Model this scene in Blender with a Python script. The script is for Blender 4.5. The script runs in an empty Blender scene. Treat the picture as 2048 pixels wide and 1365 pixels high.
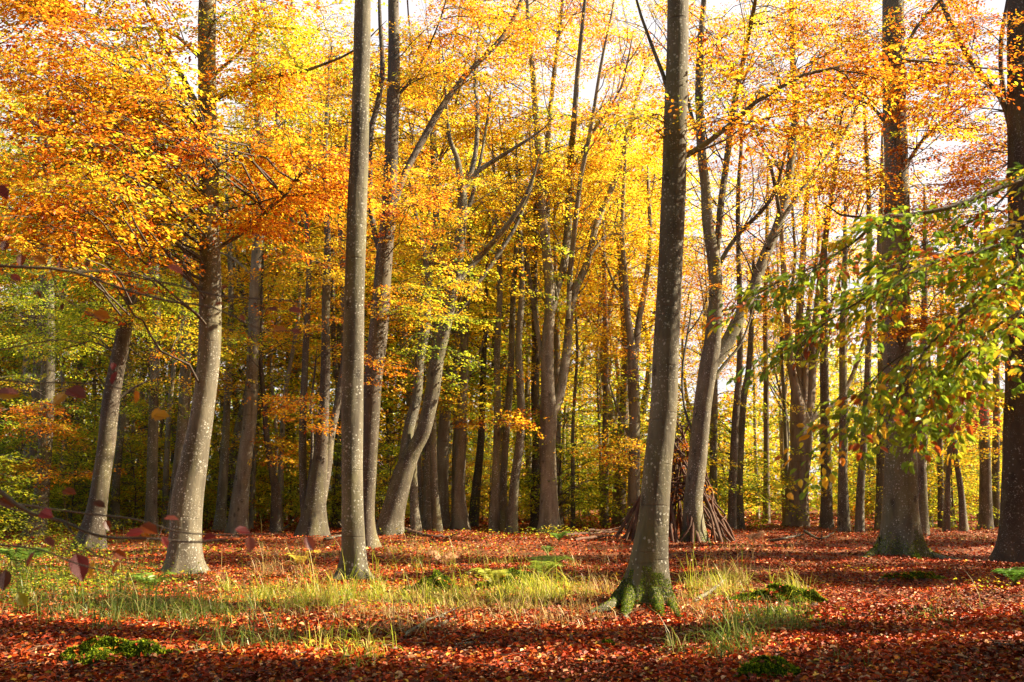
import bpy, math, random
import numpy as np
from mathutils import Vector

rng = np.random.default_rng(7)
random.seed(7)
SC = bpy.context.scene
COL = SC.collection
R = math.radians

# ------------------------------------------------------------------ camera
CAM_H, FPX, HOR = 1.6, 2048 * 35.0 / 36.0, 985.0
PITCH = math.atan((HOR - 682.5) / FPX)
cam_d = bpy.data.cameras.new('camera')
cam_d.lens, cam_d.sensor_width = 35.0, 36.0
cam_d.clip_start, cam_d.clip_end = 0.1, 1500.0
cam_d.dof.use_dof = True
cam_d.dof.focus_distance = 19.0
cam_d.dof.aperture_fstop = 5.6
cam = bpy.data.objects.new('camera', cam_d)
cam.location = (0, 0, CAM_H)
cam.rotation_euler = (math.pi / 2 + PITCH, 0, 0)
COL.objects.link(cam)
SC.camera = cam

# ------------------------------------------------------------------ light
SUN_EL, SUN_AZ = R(38), R(5)          # azimuth from +X (right) towards +Y (away)
to_sun = Vector((math.cos(SUN_EL) * math.cos(SUN_AZ), math.cos(SUN_EL) * math.sin(SUN_AZ), math.sin(SUN_EL)))
sd = bpy.data.lights.new('sun', 'SUN')
sd.energy, sd.angle, sd.color = 5.0, R(0.5), (1.0, 0.84, 0.60)
sun = bpy.data.objects.new('sun', sd)
sun.rotation_euler = to_sun.to_track_quat('Z', 'Y').to_euler()
sun.location = (30, 10, 30)
COL.objects.link(sun)

wd = bpy.data.worlds.new('World')
SC.world = wd
wd.use_nodes = True
nt = wd.node_tree
bg = nt.nodes['Background']
sky = nt.nodes.new('ShaderNodeTexSky')
sky.sky_type = 'NISHITA'
sky.sun_disc = False
sky.sun_elevation = SUN_EL
sky.sun_rotation = math.atan2(to_sun.x, to_sun.y)
sky.dust_density = 1.5
sky.air_density = 1.2
# thin bright cloud veil mixed over the clear sky
tc = nt.nodes.new('ShaderNodeTexCoord')
no = nt.nodes.new('ShaderNodeTexNoise'); no.inputs['Scale'].default_value = 2.5; no.inputs['Detail'].default_value = 6
mr = nt.nodes.new('ShaderNodeMapRange'); mr.inputs['From Min'].default_value = 0.3; mr.inputs['From Max'].default_value = 0.6
mr.inputs['To Min'].default_value = 0.55; mr.inputs['To Max'].default_value = 0.97
mx = nt.nodes.new('ShaderNodeMix'); mx.data_type = 'RGBA'
mx.inputs['B'].default_value = (6.6, 6.2, 6.2, 1)
nt.links.new(tc.outputs['Generated'], no.inputs['Vector'])
nt.links.new(no.outputs['Fac'], mr.inputs['Value'])
sx = nt.nodes.new('ShaderNodeSeparateXYZ'); nt.links.new(tc.outputs['Generated'], sx.inputs[0])
zr = nt.nodes.new('ShaderNodeMapRange'); zr.inputs['From Min'].default_value = 0.5; zr.inputs['From Max'].default_value = 0.75
zr.inputs['To Min'].default_value = 1.0; zr.inputs['To Max'].default_value = 0.25
nt.links.new(sx.outputs['Z'], zr.inputs['Value'])
mu = nt.nodes.new('ShaderNodeMath'); mu.operation = 'MULTIPLY'
nt.links.new(mr.outputs['Result'], mu.inputs[0]); nt.links.new(zr.outputs['Result'], mu.inputs[1])
yr = nt.nodes.new('ShaderNodeMapRange'); yr.inputs['From Min'].default_value = 0.3; yr.inputs['From Max'].default_value = 0.72
yr.inputs['To Min'].default_value = 0.06; yr.inputs['To Max'].default_value = 1.0      # veil kept ahead and cut elsewhere, shaped to lower the fill light
nt.links.new(sx.outputs['Y'], yr.inputs['Value'])
mu2 = nt.nodes.new('ShaderNodeMath'); mu2.operation = 'MULTIPLY'
nt.links.new(mu.outputs[0], mu2.inputs[0]); nt.links.new(yr.outputs['Result'], mu2.inputs[1])
nt.links.new(mu2.outputs[0], mx.inputs['Factor'])
nt.links.new(sky.outputs[0], mx.inputs['A'])
nt.links.new(mx.outputs['Result'], bg.inputs[0])
bg.inputs[1].default_value = 0.05

SC.view_settings.view_transform = 'Standard'
SC.view_settings.look = 'None'
SC.view_settings.exposure = 1.95
SC.view_settings.gamma = 1.0
cy = SC.cycles
cy.max_bounces, cy.diffuse_bounces, cy.glossy_bounces = 6, 2, 2
cy.transmission_bounces, cy.transparent_max_bounces = 5, 4
cy.use_adaptive_sampling = True
cy.adaptive_threshold = 0.02
cy.use_denoising = True
cy.sample_clamp_indirect = 6.0

# ------------------------------------------------------------------ projection helpers
CT, ST = math.cos(PITCH), math.sin(PITCH)


def ray(px, py):
    X, U = (px - 1024.0) / FPX, (682.5 - py) / FPX
    return np.array([X, CT - ST * U, ST + CT * U])


def at(px, py, Y):
    d = ray(px, py)
    return np.array([0, 0, CAM_H]) + d * (Y / d[1])


def m_per_px(px, py, Y):
    return Y / ray(px, py)[1] / FPX


def gz(x, y):
    """ground height"""
    x = np.asarray(x, float); y = np.asarray(y, float)
    h = 0.07 * np.sin(x * 0.53 + 1.3) * np.sin(y * 0.41 + 0.4) + 0.05 * np.sin(x * 1.1 + y * 0.7) * np.sin(y * 0.9 - x * 0.3 + 2)
    h = h + 0.025 * np.sin(x * 2.7 + 0.5) * np.sin(y * 2.3 + 1.1)
    return h * np.clip((y + 5) / 12, 0.2, 1)


def on_ground(px, py):
    d = ray(px, py)
    t = -CAM_H / min(d[2], -1e-3)
    for _ in range(4):
        z = gz(d[0] * t, d[1] * t)
        t = (z - CAM_H) / min(d[2], -1e-3)
    return np.array([d[0] * t, d[1] * t, CAM_H + d[2] * t])


# ------------------------------------------------------------------ materials
def newmat(name):
    m = bpy.data.materials.new(name)
    m.use_nodes = True
    m.node_tree.nodes.clear()
    return m, m.node_tree


def N(nt, typ, **kw):
    n = nt.nodes.new(typ)
    for k, v in kw.items():
        if k in n.inputs:
            n.inputs[k].default_value = v
        else:
            setattr(n, k, v)
    return n


def ramp(nt, stops):
    r = nt.nodes.new('ShaderNodeValToRGB')
    el = r.color_ramp.elements
    while len(el) < len(stops):
        el.new(0.5)
    for e, (p, c) in zip(el, stops):
        e.position = p
        e.color = (*c, 1)
    return r


def leaf_material(name, trans=0.5, gloss=0.05, rough=0.4):
    m, nt = newmat(name)
    L = nt.links.new
    at_ = N(nt, 'ShaderNodeAttribute'); at_.attribute_name = 'col'
    dif = N(nt, 'ShaderNodeBsdfDiffuse'); tr = N(nt, 'ShaderNodeBsdfTranslucent')
    gl = N(nt, 'ShaderNodeBsdfGlossy', Roughness=rough); gl.inputs['Color'].default_value = (1, 1, 1, 1)
    m1 = N(nt, 'ShaderNodeMixShader', Fac=trans); m2 = N(nt, 'ShaderNodeMixShader', Fac=gloss)
    o = N(nt, 'ShaderNodeOutputMaterial')
    L(at_.outputs['Color'], dif.inputs['Color']); L(at_.outputs['Color'], tr.inputs['Color'])
    L(dif.outputs[0], m1.inputs[1]); L(tr.outputs[0], m1.inputs[2])
    L(m1.outputs[0], m2.inputs[1]); L(gl.outputs[0], m2.inputs[2])
    L(m2.outputs[0], o.inputs[0])
    return m


def attr_material(name, rough=0.5, spec=0.5):
    m, nt = newmat(name)
    at_ = N(nt, 'ShaderNodeAttribute'); at_.attribute_name = 'col'
    p = N(nt, 'ShaderNodeBsdfPrincipled', Roughness=rough)
    p.inputs['Specular IOR Level'].default_value = spec
    o = N(nt, 'ShaderNodeOutputMaterial')
    nt.links.new(at_.outputs['Color'], p.inputs['Base Color'])
    nt.links.new(p.outputs[0], o.inputs[0])
    return m


def bark_material(name, dark, light, lichen=0.5, algae=0.4, rough_scale=1.0, furrow=0.0):
    m, nt = newmat(name)
    L = nt.links.new
    tc = N(nt, 'ShaderNodeTexCoord')
    oi = N(nt, 'ShaderNodeObjectInfo')
    add = N(nt, 'ShaderNodeVectorMath', operation='ADD')
    comb = N(nt, 'ShaderNodeCombineXYZ')
    mul = N(nt, 'ShaderNodeMath', operation='MULTIPLY'); mul.inputs[1].default_value = 37.0
    L(oi.outputs['Random'], mul.inputs[0]); L(mul.outputs[0], comb.inputs['Z'])
    L(tc.outputs['Object'], add.inputs[0]); L(comb.outputs[0], add.inputs[1])
    V = add.outputs[0]

    def noise(scale, detail=5, stretch=(1, 1, 1), rough=0.55):
        mp = N(nt, 'ShaderNodeMapping'); mp.inputs['Scale'].default_value = stretch
        L(V, mp.inputs['Vector'])
        n = N(nt, 'ShaderNodeTexNoise', Scale=scale, Detail=detail, Roughness=rough)
        L(mp.outputs[0], n.inputs['Vector'])
        return n.outputs['Fac']

    base = ramp(nt, [(0.3, dark), (0.7, light)])
    n1 = noise(2.2, 9, (1, 1, 0.3), 0.7)
    L(n1, base.inputs[0])
    # algae / green film
    ga = N(nt, 'ShaderNodeMapRange'); ga.inputs['From Min'].default_value = 0.48; ga.inputs['From Max'].default_value = 0.7
    ga.inputs['To Max'].default_value = algae
    L(noise(1.6, 4, (1, 1, 0.3)), ga.inputs['Value'])
    mx1 = N(nt, 'ShaderNodeMix', data_type='RGBA'); mx1.inputs['B'].default_value = (0.17, 0.16, 0.06, 1)
    L(ga.outputs[0], mx1.inputs['Factor']); L(base.outputs[0], mx1.inputs['A'])
    # dark vertical rain streaks
    st_ = N(nt, 'ShaderNodeMapRange'); st_.inputs['From Min'].default_value = 0.5; st_.inputs['From Max'].default_value = 0.72; st_.inputs['To Max'].default_value = 0.65
    L(noise(5.0, 4, (1, 1, 0.07)), st_.inputs['Value'])
    mxs = N(nt, 'ShaderNodeMix', data_type='RGBA'); mxs.inputs['B'].default_value = (0.06, 0.047, 0.035, 1)
    L(st_.outputs[0], mxs.inputs['Factor']); L(mx1.outputs['Result'], mxs.inputs['A'])
    # dark knots and branch scars
    mk = N(nt, 'ShaderNodeMapping'); mk.inputs['Scale'].default_value = (1.0, 1.0, 0.55); L(V, mk.inputs['Vector'])
    kv = N(nt, 'ShaderNodeTexVoronoi', Scale=2.6); L(mk.outputs[0], kv.inputs['Vector'])
    kr = N(nt, 'ShaderNodeMapRange'); kr.inputs['From Min'].default_value = 0.2; kr.inputs['From Max'].default_value = 0.1; kr.inputs['To Max'].default_value = 0.75
    L(kv.outputs['Distance'], kr.inputs['Value'])
    mxk = N(nt, 'ShaderNodeMix', data_type='RGBA'); mxk.inputs['B'].default_value = (0.035, 0.028, 0.02, 1)
    L(kr.outputs[0], mxk.inputs['Factor']); L(mxs.outputs['Result'], mxk.inputs['A'])
    # fine horizontal creases
    cr = N(nt, 'ShaderNodeMapRange'); cr.inputs['From Min'].default_value = 0.62; cr.inputs['From Max'].default_value = 0.72
    cr.inputs['To Max'].default_value = 0.55
    L(noise(1.0, 3, (1.2, 1.2, 16)), cr.inputs['Value'])
    mx2 = N(nt, 'ShaderNodeMix', data_type='RGBA'); mx2.inputs['B'].default_value = (0.07, 0.055, 0.04, 1)
    L(cr.outputs[0], mx2.inputs['Factor']); L(mxk.outputs['Result'], mx2.inputs['A'])
    # pale lichen spots
    def spots(scale, thr, amt, gate_scale, gate_lo, prev):
        vo = N(nt, 'ShaderNodeTexVoronoi', Scale=scale); vo.inputs['Randomness'].default_value = 1.0
        wob = N(nt, 'ShaderNodeTexNoise', Scale=scale * 1.5, Detail=3)
        wm = N(nt, 'ShaderNodeMix', data_type='RGBA'); wm.inputs['Factor'].default_value = 0.04
        L(V, wob.inputs['Vector']); L(V, wm.inputs['A']); L(wob.outputs['Color'], wm.inputs['B'])
        L(wm.outputs['Result'], vo.inputs['Vector'])
        lt = N(nt, 'ShaderNodeMapRange'); lt.inputs['From Min'].default_value = thr; lt.inputs['From Max'].default_value = thr * 0.6
        lt.inputs['To Max'].default_value = amt
        L(vo.outputs['Distance'], lt.inputs['Value'])
        g = N(nt, 'ShaderNodeMapRange'); g.inputs['From Min'].default_value = gate_lo; g.inputs['From Max'].default_value = gate_lo + 0.08
        L(noise(gate_scale, 3), g.inputs['Value'])
        # each cell on or off at random
        sep = N(nt, 'ShaderNodeSeparateColor'); L(vo.outputs['Color'], sep.inputs[0])
        on = N(nt, 'ShaderNodeMath', operation='GREATER_THAN'); on.inputs[1].default_value = 0.45
        L(sep.outputs[0], on.inputs[0])
        mm = N(nt, 'ShaderNodeMath', operation='MULTIPLY'); L(lt.outputs[0], mm.inputs[0]); L(g.outputs[0], mm.inputs[1])
        m3 = N(nt, 'ShaderNodeMath', operation='MULTIPLY'); L(mm.outputs[0], m3.inputs[0]); L(on.outputs[0], m3.inputs[1])
        mx = N(nt, 'ShaderNodeMix', data_type='RGBA'); mx.inputs['B'].default_value = (0.50, 0.49, 0.42, 1)
        L(m3.outputs[0], mx.inputs['Factor']); L(prev, mx.inputs['A'])
        return mx.outputs['Result']
    c = mx2.outputs['Result']
    if lichen > 0:
        c = spots(17.0, 0.36, lichen, 2.2, 0.46, c)
        c = spots(34.0, 0.34, lichen * 0.8, 3.0, 0.44, c)
    # per-tree tone
    hv = N(nt, 'ShaderNodeHueSaturation')
    vr = N(nt, 'ShaderNodeMapRange'); vr.inputs['To Min'].default_value = 0.8; vr.inputs['To Max'].default_value = 1.2
    L(oi.outputs['Random'], vr.inputs['Value']); L(vr.outputs[0], hv.inputs['Value'])
    L(c, hv.inputs['Color'])
    p = N(nt, 'ShaderNodeBsdfPrincipled', Roughness=0.8)
    p.inputs['Specular IOR Level'].default_value = 0.25
    L(hv.outputs[0], p.inputs['Base Color'])
    # bump
    b1 = N(nt, 'ShaderNodeMath', operation='MULTIPLY_ADD'); b1.inputs[1].default_value = -0.8
    L(cr.outputs[0], b1.inputs[0]); L(noise(9.0, 8, (1, 1, 0.4 if furrow == 0 else 0.12), 0.65), b1.inputs[2])
    bu = N(nt, 'ShaderNodeBump', Strength=0.6 + furrow, Distance=0.03)
    L(b1.outputs[0], bu.inputs['Height']); L(bu.outputs[0], p.inputs['Normal'])
    o = N(nt, 'ShaderNodeOutputMaterial'); L(p.outputs[0], o.inputs[0])
    return m


M_LEAF = leaf_material('beech_leaf', 0.68, 0.012)
M_NEAR = leaf_material('near_beech_leaf', 0.5, 0.03, 0.35)
M_GRASS = leaf_material('grass_blade', 0.45, 0.02)
M_MOSS = leaf_material('moss', 0.25, 0.0)
M_LITTER = attr_material('fallen_leaf', 0.5, 0.16)
M_BARK = bark_material('beech_bark', (0.040, 0.034, 0.024), (0.20, 0.175, 0.12), 0.75, 0.75)
M_PALE_LIT = bark_material('pale_sunlit_bark', (0.085, 0.07, 0.052), (0.30, 0.26, 0.185), 0.5, 0.5)  # beech bark painted lighter, standing in for sunlight on the trunks
M_BARKD = bark_material('dark_bark', (0.035, 0.028, 0.02), (0.12, 0.095, 0.068), 0.5, 0.5)
M_ROUGH = bark_material('rough_bark', (0.09, 0.065, 0.045), (0.30, 0.24, 0.18), 0.0, 0.25, furrow=0.5)
M_TWIG = bark_material('twig_bark', (0.05, 0.037, 0.028), (0.14, 0.105, 0.078), 0.0, 0.3)
M_STICK = bark_material('stick_bark', (0.04, 0.02, 0.014), (0.17, 0.085, 0.052), 0.0, 0.1, furrow=0.3)


def ground_material():
    m, nt = newmat('leaf_litter_ground')
    L = nt.links.new
    tc = N(nt, 'ShaderNodeTexCoord')
    vo = N(nt, 'ShaderNodeTexVoronoi', Scale=16.0)
    L(tc.outputs['Object'], vo.inputs['Vector'])
    sep = N(nt, 'ShaderNodeSeparateColor'); L(vo.outputs['Color'], sep.inputs[0])
    r = ramp(nt, [(0.0, (0.05, 0.018, 0.009)), (0.3, (0.14, 0.035, 0.014)), (0.6, (0.22, 0.055, 0.018)), (0.85, (0.30, 0.10, 0.03)), (1.0, (0.12, 0.08, 0.045))])
    L(sep.outputs[0], r.inputs[0])
    n = N(nt, 'ShaderNodeTexNoise', Scale=0.8, Detail=6)
    L(tc.outputs['Object'], n.inputs['Vector'])
    gr = N(nt, 'ShaderNodeMapRange'); gr.inputs['From Min'].default_value = 0.52; gr.inputs['From Max'].default_value = 0.68; gr.inputs['To Max'].default_value = 0.6
    L(n.outputs['Fac'], gr.inputs['Value'])
    mx = N(nt, 'ShaderNodeMix', data_type='RGBA'); mx.inputs['B'].default_value = (0.07, 0.055, 0.02, 1)
    L(gr.outputs[0], mx.inputs['Factor']); L(r.outputs[0], mx.inputs['A'])
    p = N(nt, 'ShaderNodeBsdfPrincipled', Roughness=0.75); p.inputs['Specular IOR Level'].default_value = 0.2
    L(mx.outputs['Result'], p.inputs['Base Color'])
    n2 = N(nt, 'ShaderNodeTexNoise', Scale=30, Detail=6); L(tc.outputs['Object'], n2.inputs['Vector'])
    a = N(nt, 'ShaderNodeMath', operation='ADD'); L(vo.outputs['Distance'], a.inputs[0]); L(n2.outputs['Fac'], a.inputs[1])
    bu = N(nt, 'ShaderNodeBump', Strength=0.6, Distance=0.03); L(a.outputs[0], bu.inputs['Height']); L(bu.outputs[0], p.inputs['Normal'])
    o = N(nt, 'ShaderNodeOutputMaterial'); L(p.outputs[0], o.inputs[0])
    return m


# ------------------------------------------------------------------ mesh building
def build(name, parts, mats, parent=None, origin=(0, 0, 0)):
    """parts: list of (V[n,3], Q[k,4], C[n,3] or None, material index, smooth)"""
    Vs, Qs, Cs, Ms, Ss, off = [], [], [], [], [], 0
    for V, Q, C, mi, sm in parts:
        if len(V) == 0:
            continue
        Vs.append(V); Qs.append(Q + off); off += len(V)
        Cs.append(C if C is not None else np.full((len(V), 3), 0.3))
        Ms.append(np.full(len(Q), mi, np.int32)); Ss.append(np.full(len(Q), sm, bool))
    V = np.concatenate(Vs) - np.asarray(origin); Q = np.concatenate(Qs).astype(np.int32); C = np.concatenate(Cs)
    me = bpy.data.meshes.new(name)
    me.vertices.add(len(V)); me.vertices.foreach_set('co', V.astype(np.float32).ravel())
    me.loops.add(Q.size); me.loops.foreach_set('vertex_index', Q.ravel())
    me.polygons.add(len(Q)); me.polygons.foreach_set('loop_start', np.arange(0, Q.size, 4, dtype=np.int32))
    me.polygons.foreach_set('material_index', np.concatenate(Ms))
    me.polygons.foreach_set('use_smooth', np.concatenate(Ss))
    a = me.color_attributes.new('col', 'FLOAT_COLOR', 'POINT')
    a.data.foreach_set('color', np.hstack([C, np.ones((len(C), 1))]).astype(np.float32).ravel())
    me.update(calc_edges=True)
    for m in mats:
        me.materials.append(m)
    o = bpy.data.objects.new(name, me)
    COL.objects.link(o)
    if parent is not None:
        o.parent = parent
    else:
        o.location = origin
    return o


def empty(name, label, cat, loc, group=None):
    o = bpy.data.objects.new(name, None)
    o.empty_display_size = 0.3
    o.location = loc
    COL.objects.link(o)
    o['label'] = label; o['category'] = cat
    if group:
        o['group'] = group
    return o


def tag(o, label=None, cat=None, group=None, kind=None):
    if label: o['label'] = label
    if cat: o['category'] = cat
    if group: o['group'] = group
    if kind: o['kind'] = kind
    return o


def catmull(P, step):
    P = np.asarray(P, float)
    if len(P) == 2:
        n = max(2, int(np.linalg.norm(P[1, :3] - P[0, :3]) / step) + 1)
        return P[0] + (P[1] - P[0]) * np.linspace(0, 1, n)[:, None]
    E = np.vstack([2 * P[0] - P[1], P, 2 * P[-1] - P[-2]])
    out = []
    for i in range(1, len(E) - 2):
        p0, p1, p2, p3 = E[i - 1], E[i], E[i + 1], E[i + 2]
        n = max(1, int(np.linalg.norm(p2[:3] - p1[:3]) / step))
        for t in np.arange(n) / n:
            out.append(0.5 * (2 * p1 + (p2 - p0) * t + (2 * p0 - 5 * p1 + 4 * p2 - p3) * t * t + (3 * p1 - p0 - 3 * p2 + p3) * t ** 3))
    out.append(P[-1])
    return np.array(out)


def tube(P, rad, sides=8, flare=None, wob=0.0, seed=0):
    """P (n,3), rad (n). flare=(amount, height, lobes, phase, z0)"""
    P = np.asarray(P, float); rad = np.asarray(rad, float)
    n = len(P)
    T = np.gradient(P, axis=0); T /= np.linalg.norm(T, axis=1)[:, None] + 1e-9
    ref = np.array([0.0, 1.0, 0.0]) if abs(T[:, 1]).mean() < 0.75 else np.array([0.0, 0.0, 1.0])
    U = np.cross(T, ref); U /= np.linalg.norm(U, axis=1)[:, None] + 1e-9
    W = np.cross(U, T)
    th = np.arange(sides) / sides * 2 * math.pi
    rr = np.repeat(rad[:, None], sides, 1)
    if wob:
        z = P[:, 2][:, None]
        rr = rr * (1 + wob * (np.sin(3 * th + z * 0.9 + seed) * 0.5 + np.sin(2 * th - z * 1.7 + seed * 2.1) * 0.5 + 0.4 * np.sin(5 * th + z * 3.1 + seed)))
    if flare:
        amt, hh, lobes, ph, z0 = flare
        h = np.clip(P[:, 2] - z0, 0, None)[:, None]
        lob = 0.5 + 0.48 * np.sin(lobes * th + ph) + 0.28 * np.sin((lobes + 2) * th + ph * 1.7)
        lob = np.clip(lob, 0.12, None)
        rr = rr * (1 + amt * np.exp(-h / hh) * lob * 1.0 + 0.08 * amt * np.exp(-h / (hh * 4)) * lob)
    V = P[:, None, :] + rr[:, :, None] * (np.cos(th)[None, :, None] * U[:, None, :] + np.sin(th)[None, :, None] * W[:, None, :])
    V = V.reshape(-1, 3)
    i = np.arange(n - 1)[:, None] * sides; j = np.arange(sides)[None, :]; k = (j + 1) % sides
    Q = np.stack([i + j, i + k, i + sides + k, i + sides + j], -1).reshape(-1, 4)
    return V, Q


# ------------------------------------------------------------------ leaves
C_ = dict(yel=(0.88, 0.64, 0.035), gold=(0.82, 0.46, 0.024), orange=(0.72, 0.245, 0.014), rust=(0.44, 0.095, 0.012),
          brown=(0.20, 0.055, 0.014), lime=(0.62, 0.64, 0.035), green=(0.29, 0.40, 0.028), dk=(0.075, 0.125, 0.016), leafgreen=(0.17, 0.29, 0.02), freshgreen=(0.30, 0.41, 0.025), crim=(0.36, 0.035, 0.028), pink=(0.42, 0.10, 0.06))
PAL = dict(
    orange=dict(orange=.40, gold=.30, rust=.16, yel=.10, lime=.04),
    gold=dict(gold=.40, yel=.26, orange=.20, lime=.10, rust=.04),
    yellow=dict(yel=.55, gold=.27, lime=.13, orange=.05),
    goldgreen=dict(yel=.3, lime=.3, gold=.2, green=.12, orange=.08),
    limegreen=dict(lime=.42, green=.35, yel=.15, dk=.08),
    green=dict(green=.50, lime=.28, dk=.22),
    dark=dict(dk=.6, green=.35, lime=.05),
    rust=dict(rust=.38, orange=.36, brown=.12, gold=.14),
    crimson=dict(crim=.55, rust=.3, pink=.15),
    neargreen=dict(leafgreen=.33, freshgreen=.43, lime=.10, rust=.06, gold=.08),
    nearred=dict(rust=.3, crim=.3, brown=.2, orange=.1, gold=.1),
)


def pick(pal, n, r=rng):
    k = list(PAL[pal].keys()); p = np.array([PAL[pal][x] for x in k]); p = p / p.sum()
    idx = r.choice(len(k), n, p=p)
    return np.array([C_[x] for x in k])[idx]


def leaf_quads(P, D, Nn, size, col, fold=0.12, wide=0.31, fine=False):
    """leaves at P, pointing along D, facing Nn"""
    D = D / (np.linalg.norm(D, axis=1)[:, None] + 1e-9)
    S = np.cross(D, Nn); S /= np.linalg.norm(S, axis=1)[:, None] + 1e-9
    Nn = np.cross(S, D)
    l = size[:, None]
    n = len(P)
    if not fine:
        a = P; c = P + l * D
        b = P + 0.48 * l * D + wide * l * S + fold * l * Nn
        d = P + 0.48 * l * D - wide * l * S + fold * l * Nn
        V = np.stack([a, b, c, d], 1).reshape(-1, 3)
        Q = np.arange(4 * n).reshape(n, 4)
        return V, Q, np.repeat(col, 4, 0)
    v = [P, P + .28 * l * D + wide * .85 * l * S + fold * l * Nn, P + .68 * l * D + wide * .8 * l * S + fold * .9 * l * Nn, P + l * D - .08 * l * Nn,
         P + .68 * l * D - wide * .8 * l * S + fold * .9 * l * Nn, P + .28 * l * D - wide * .85 * l * S + fold * l * Nn]
    V = np.stack(v, 1).reshape(-1, 3)
    b = np.arange(n)[:, None] * 6
    Q = np.concatenate([b + np.array([0, 1, 2, 3]), b + np.array([0, 3, 4, 5])])
    return V, Q, np.repeat(col, 6, 0)


def frame(D):
    D = D / (np.linalg.norm(D, axis=1)[:, None] + 1e-9)
    up = np.tile(np.array([0, 0, 1.0]), (len(D), 1))
    S = np.cross(D, up); S /= np.linalg.norm(S, axis=1)[:, None] + 1e-9
    return D, S, np.cross(S, D)


MASS_K, AUTO_K = 1.9, 1.8


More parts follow.
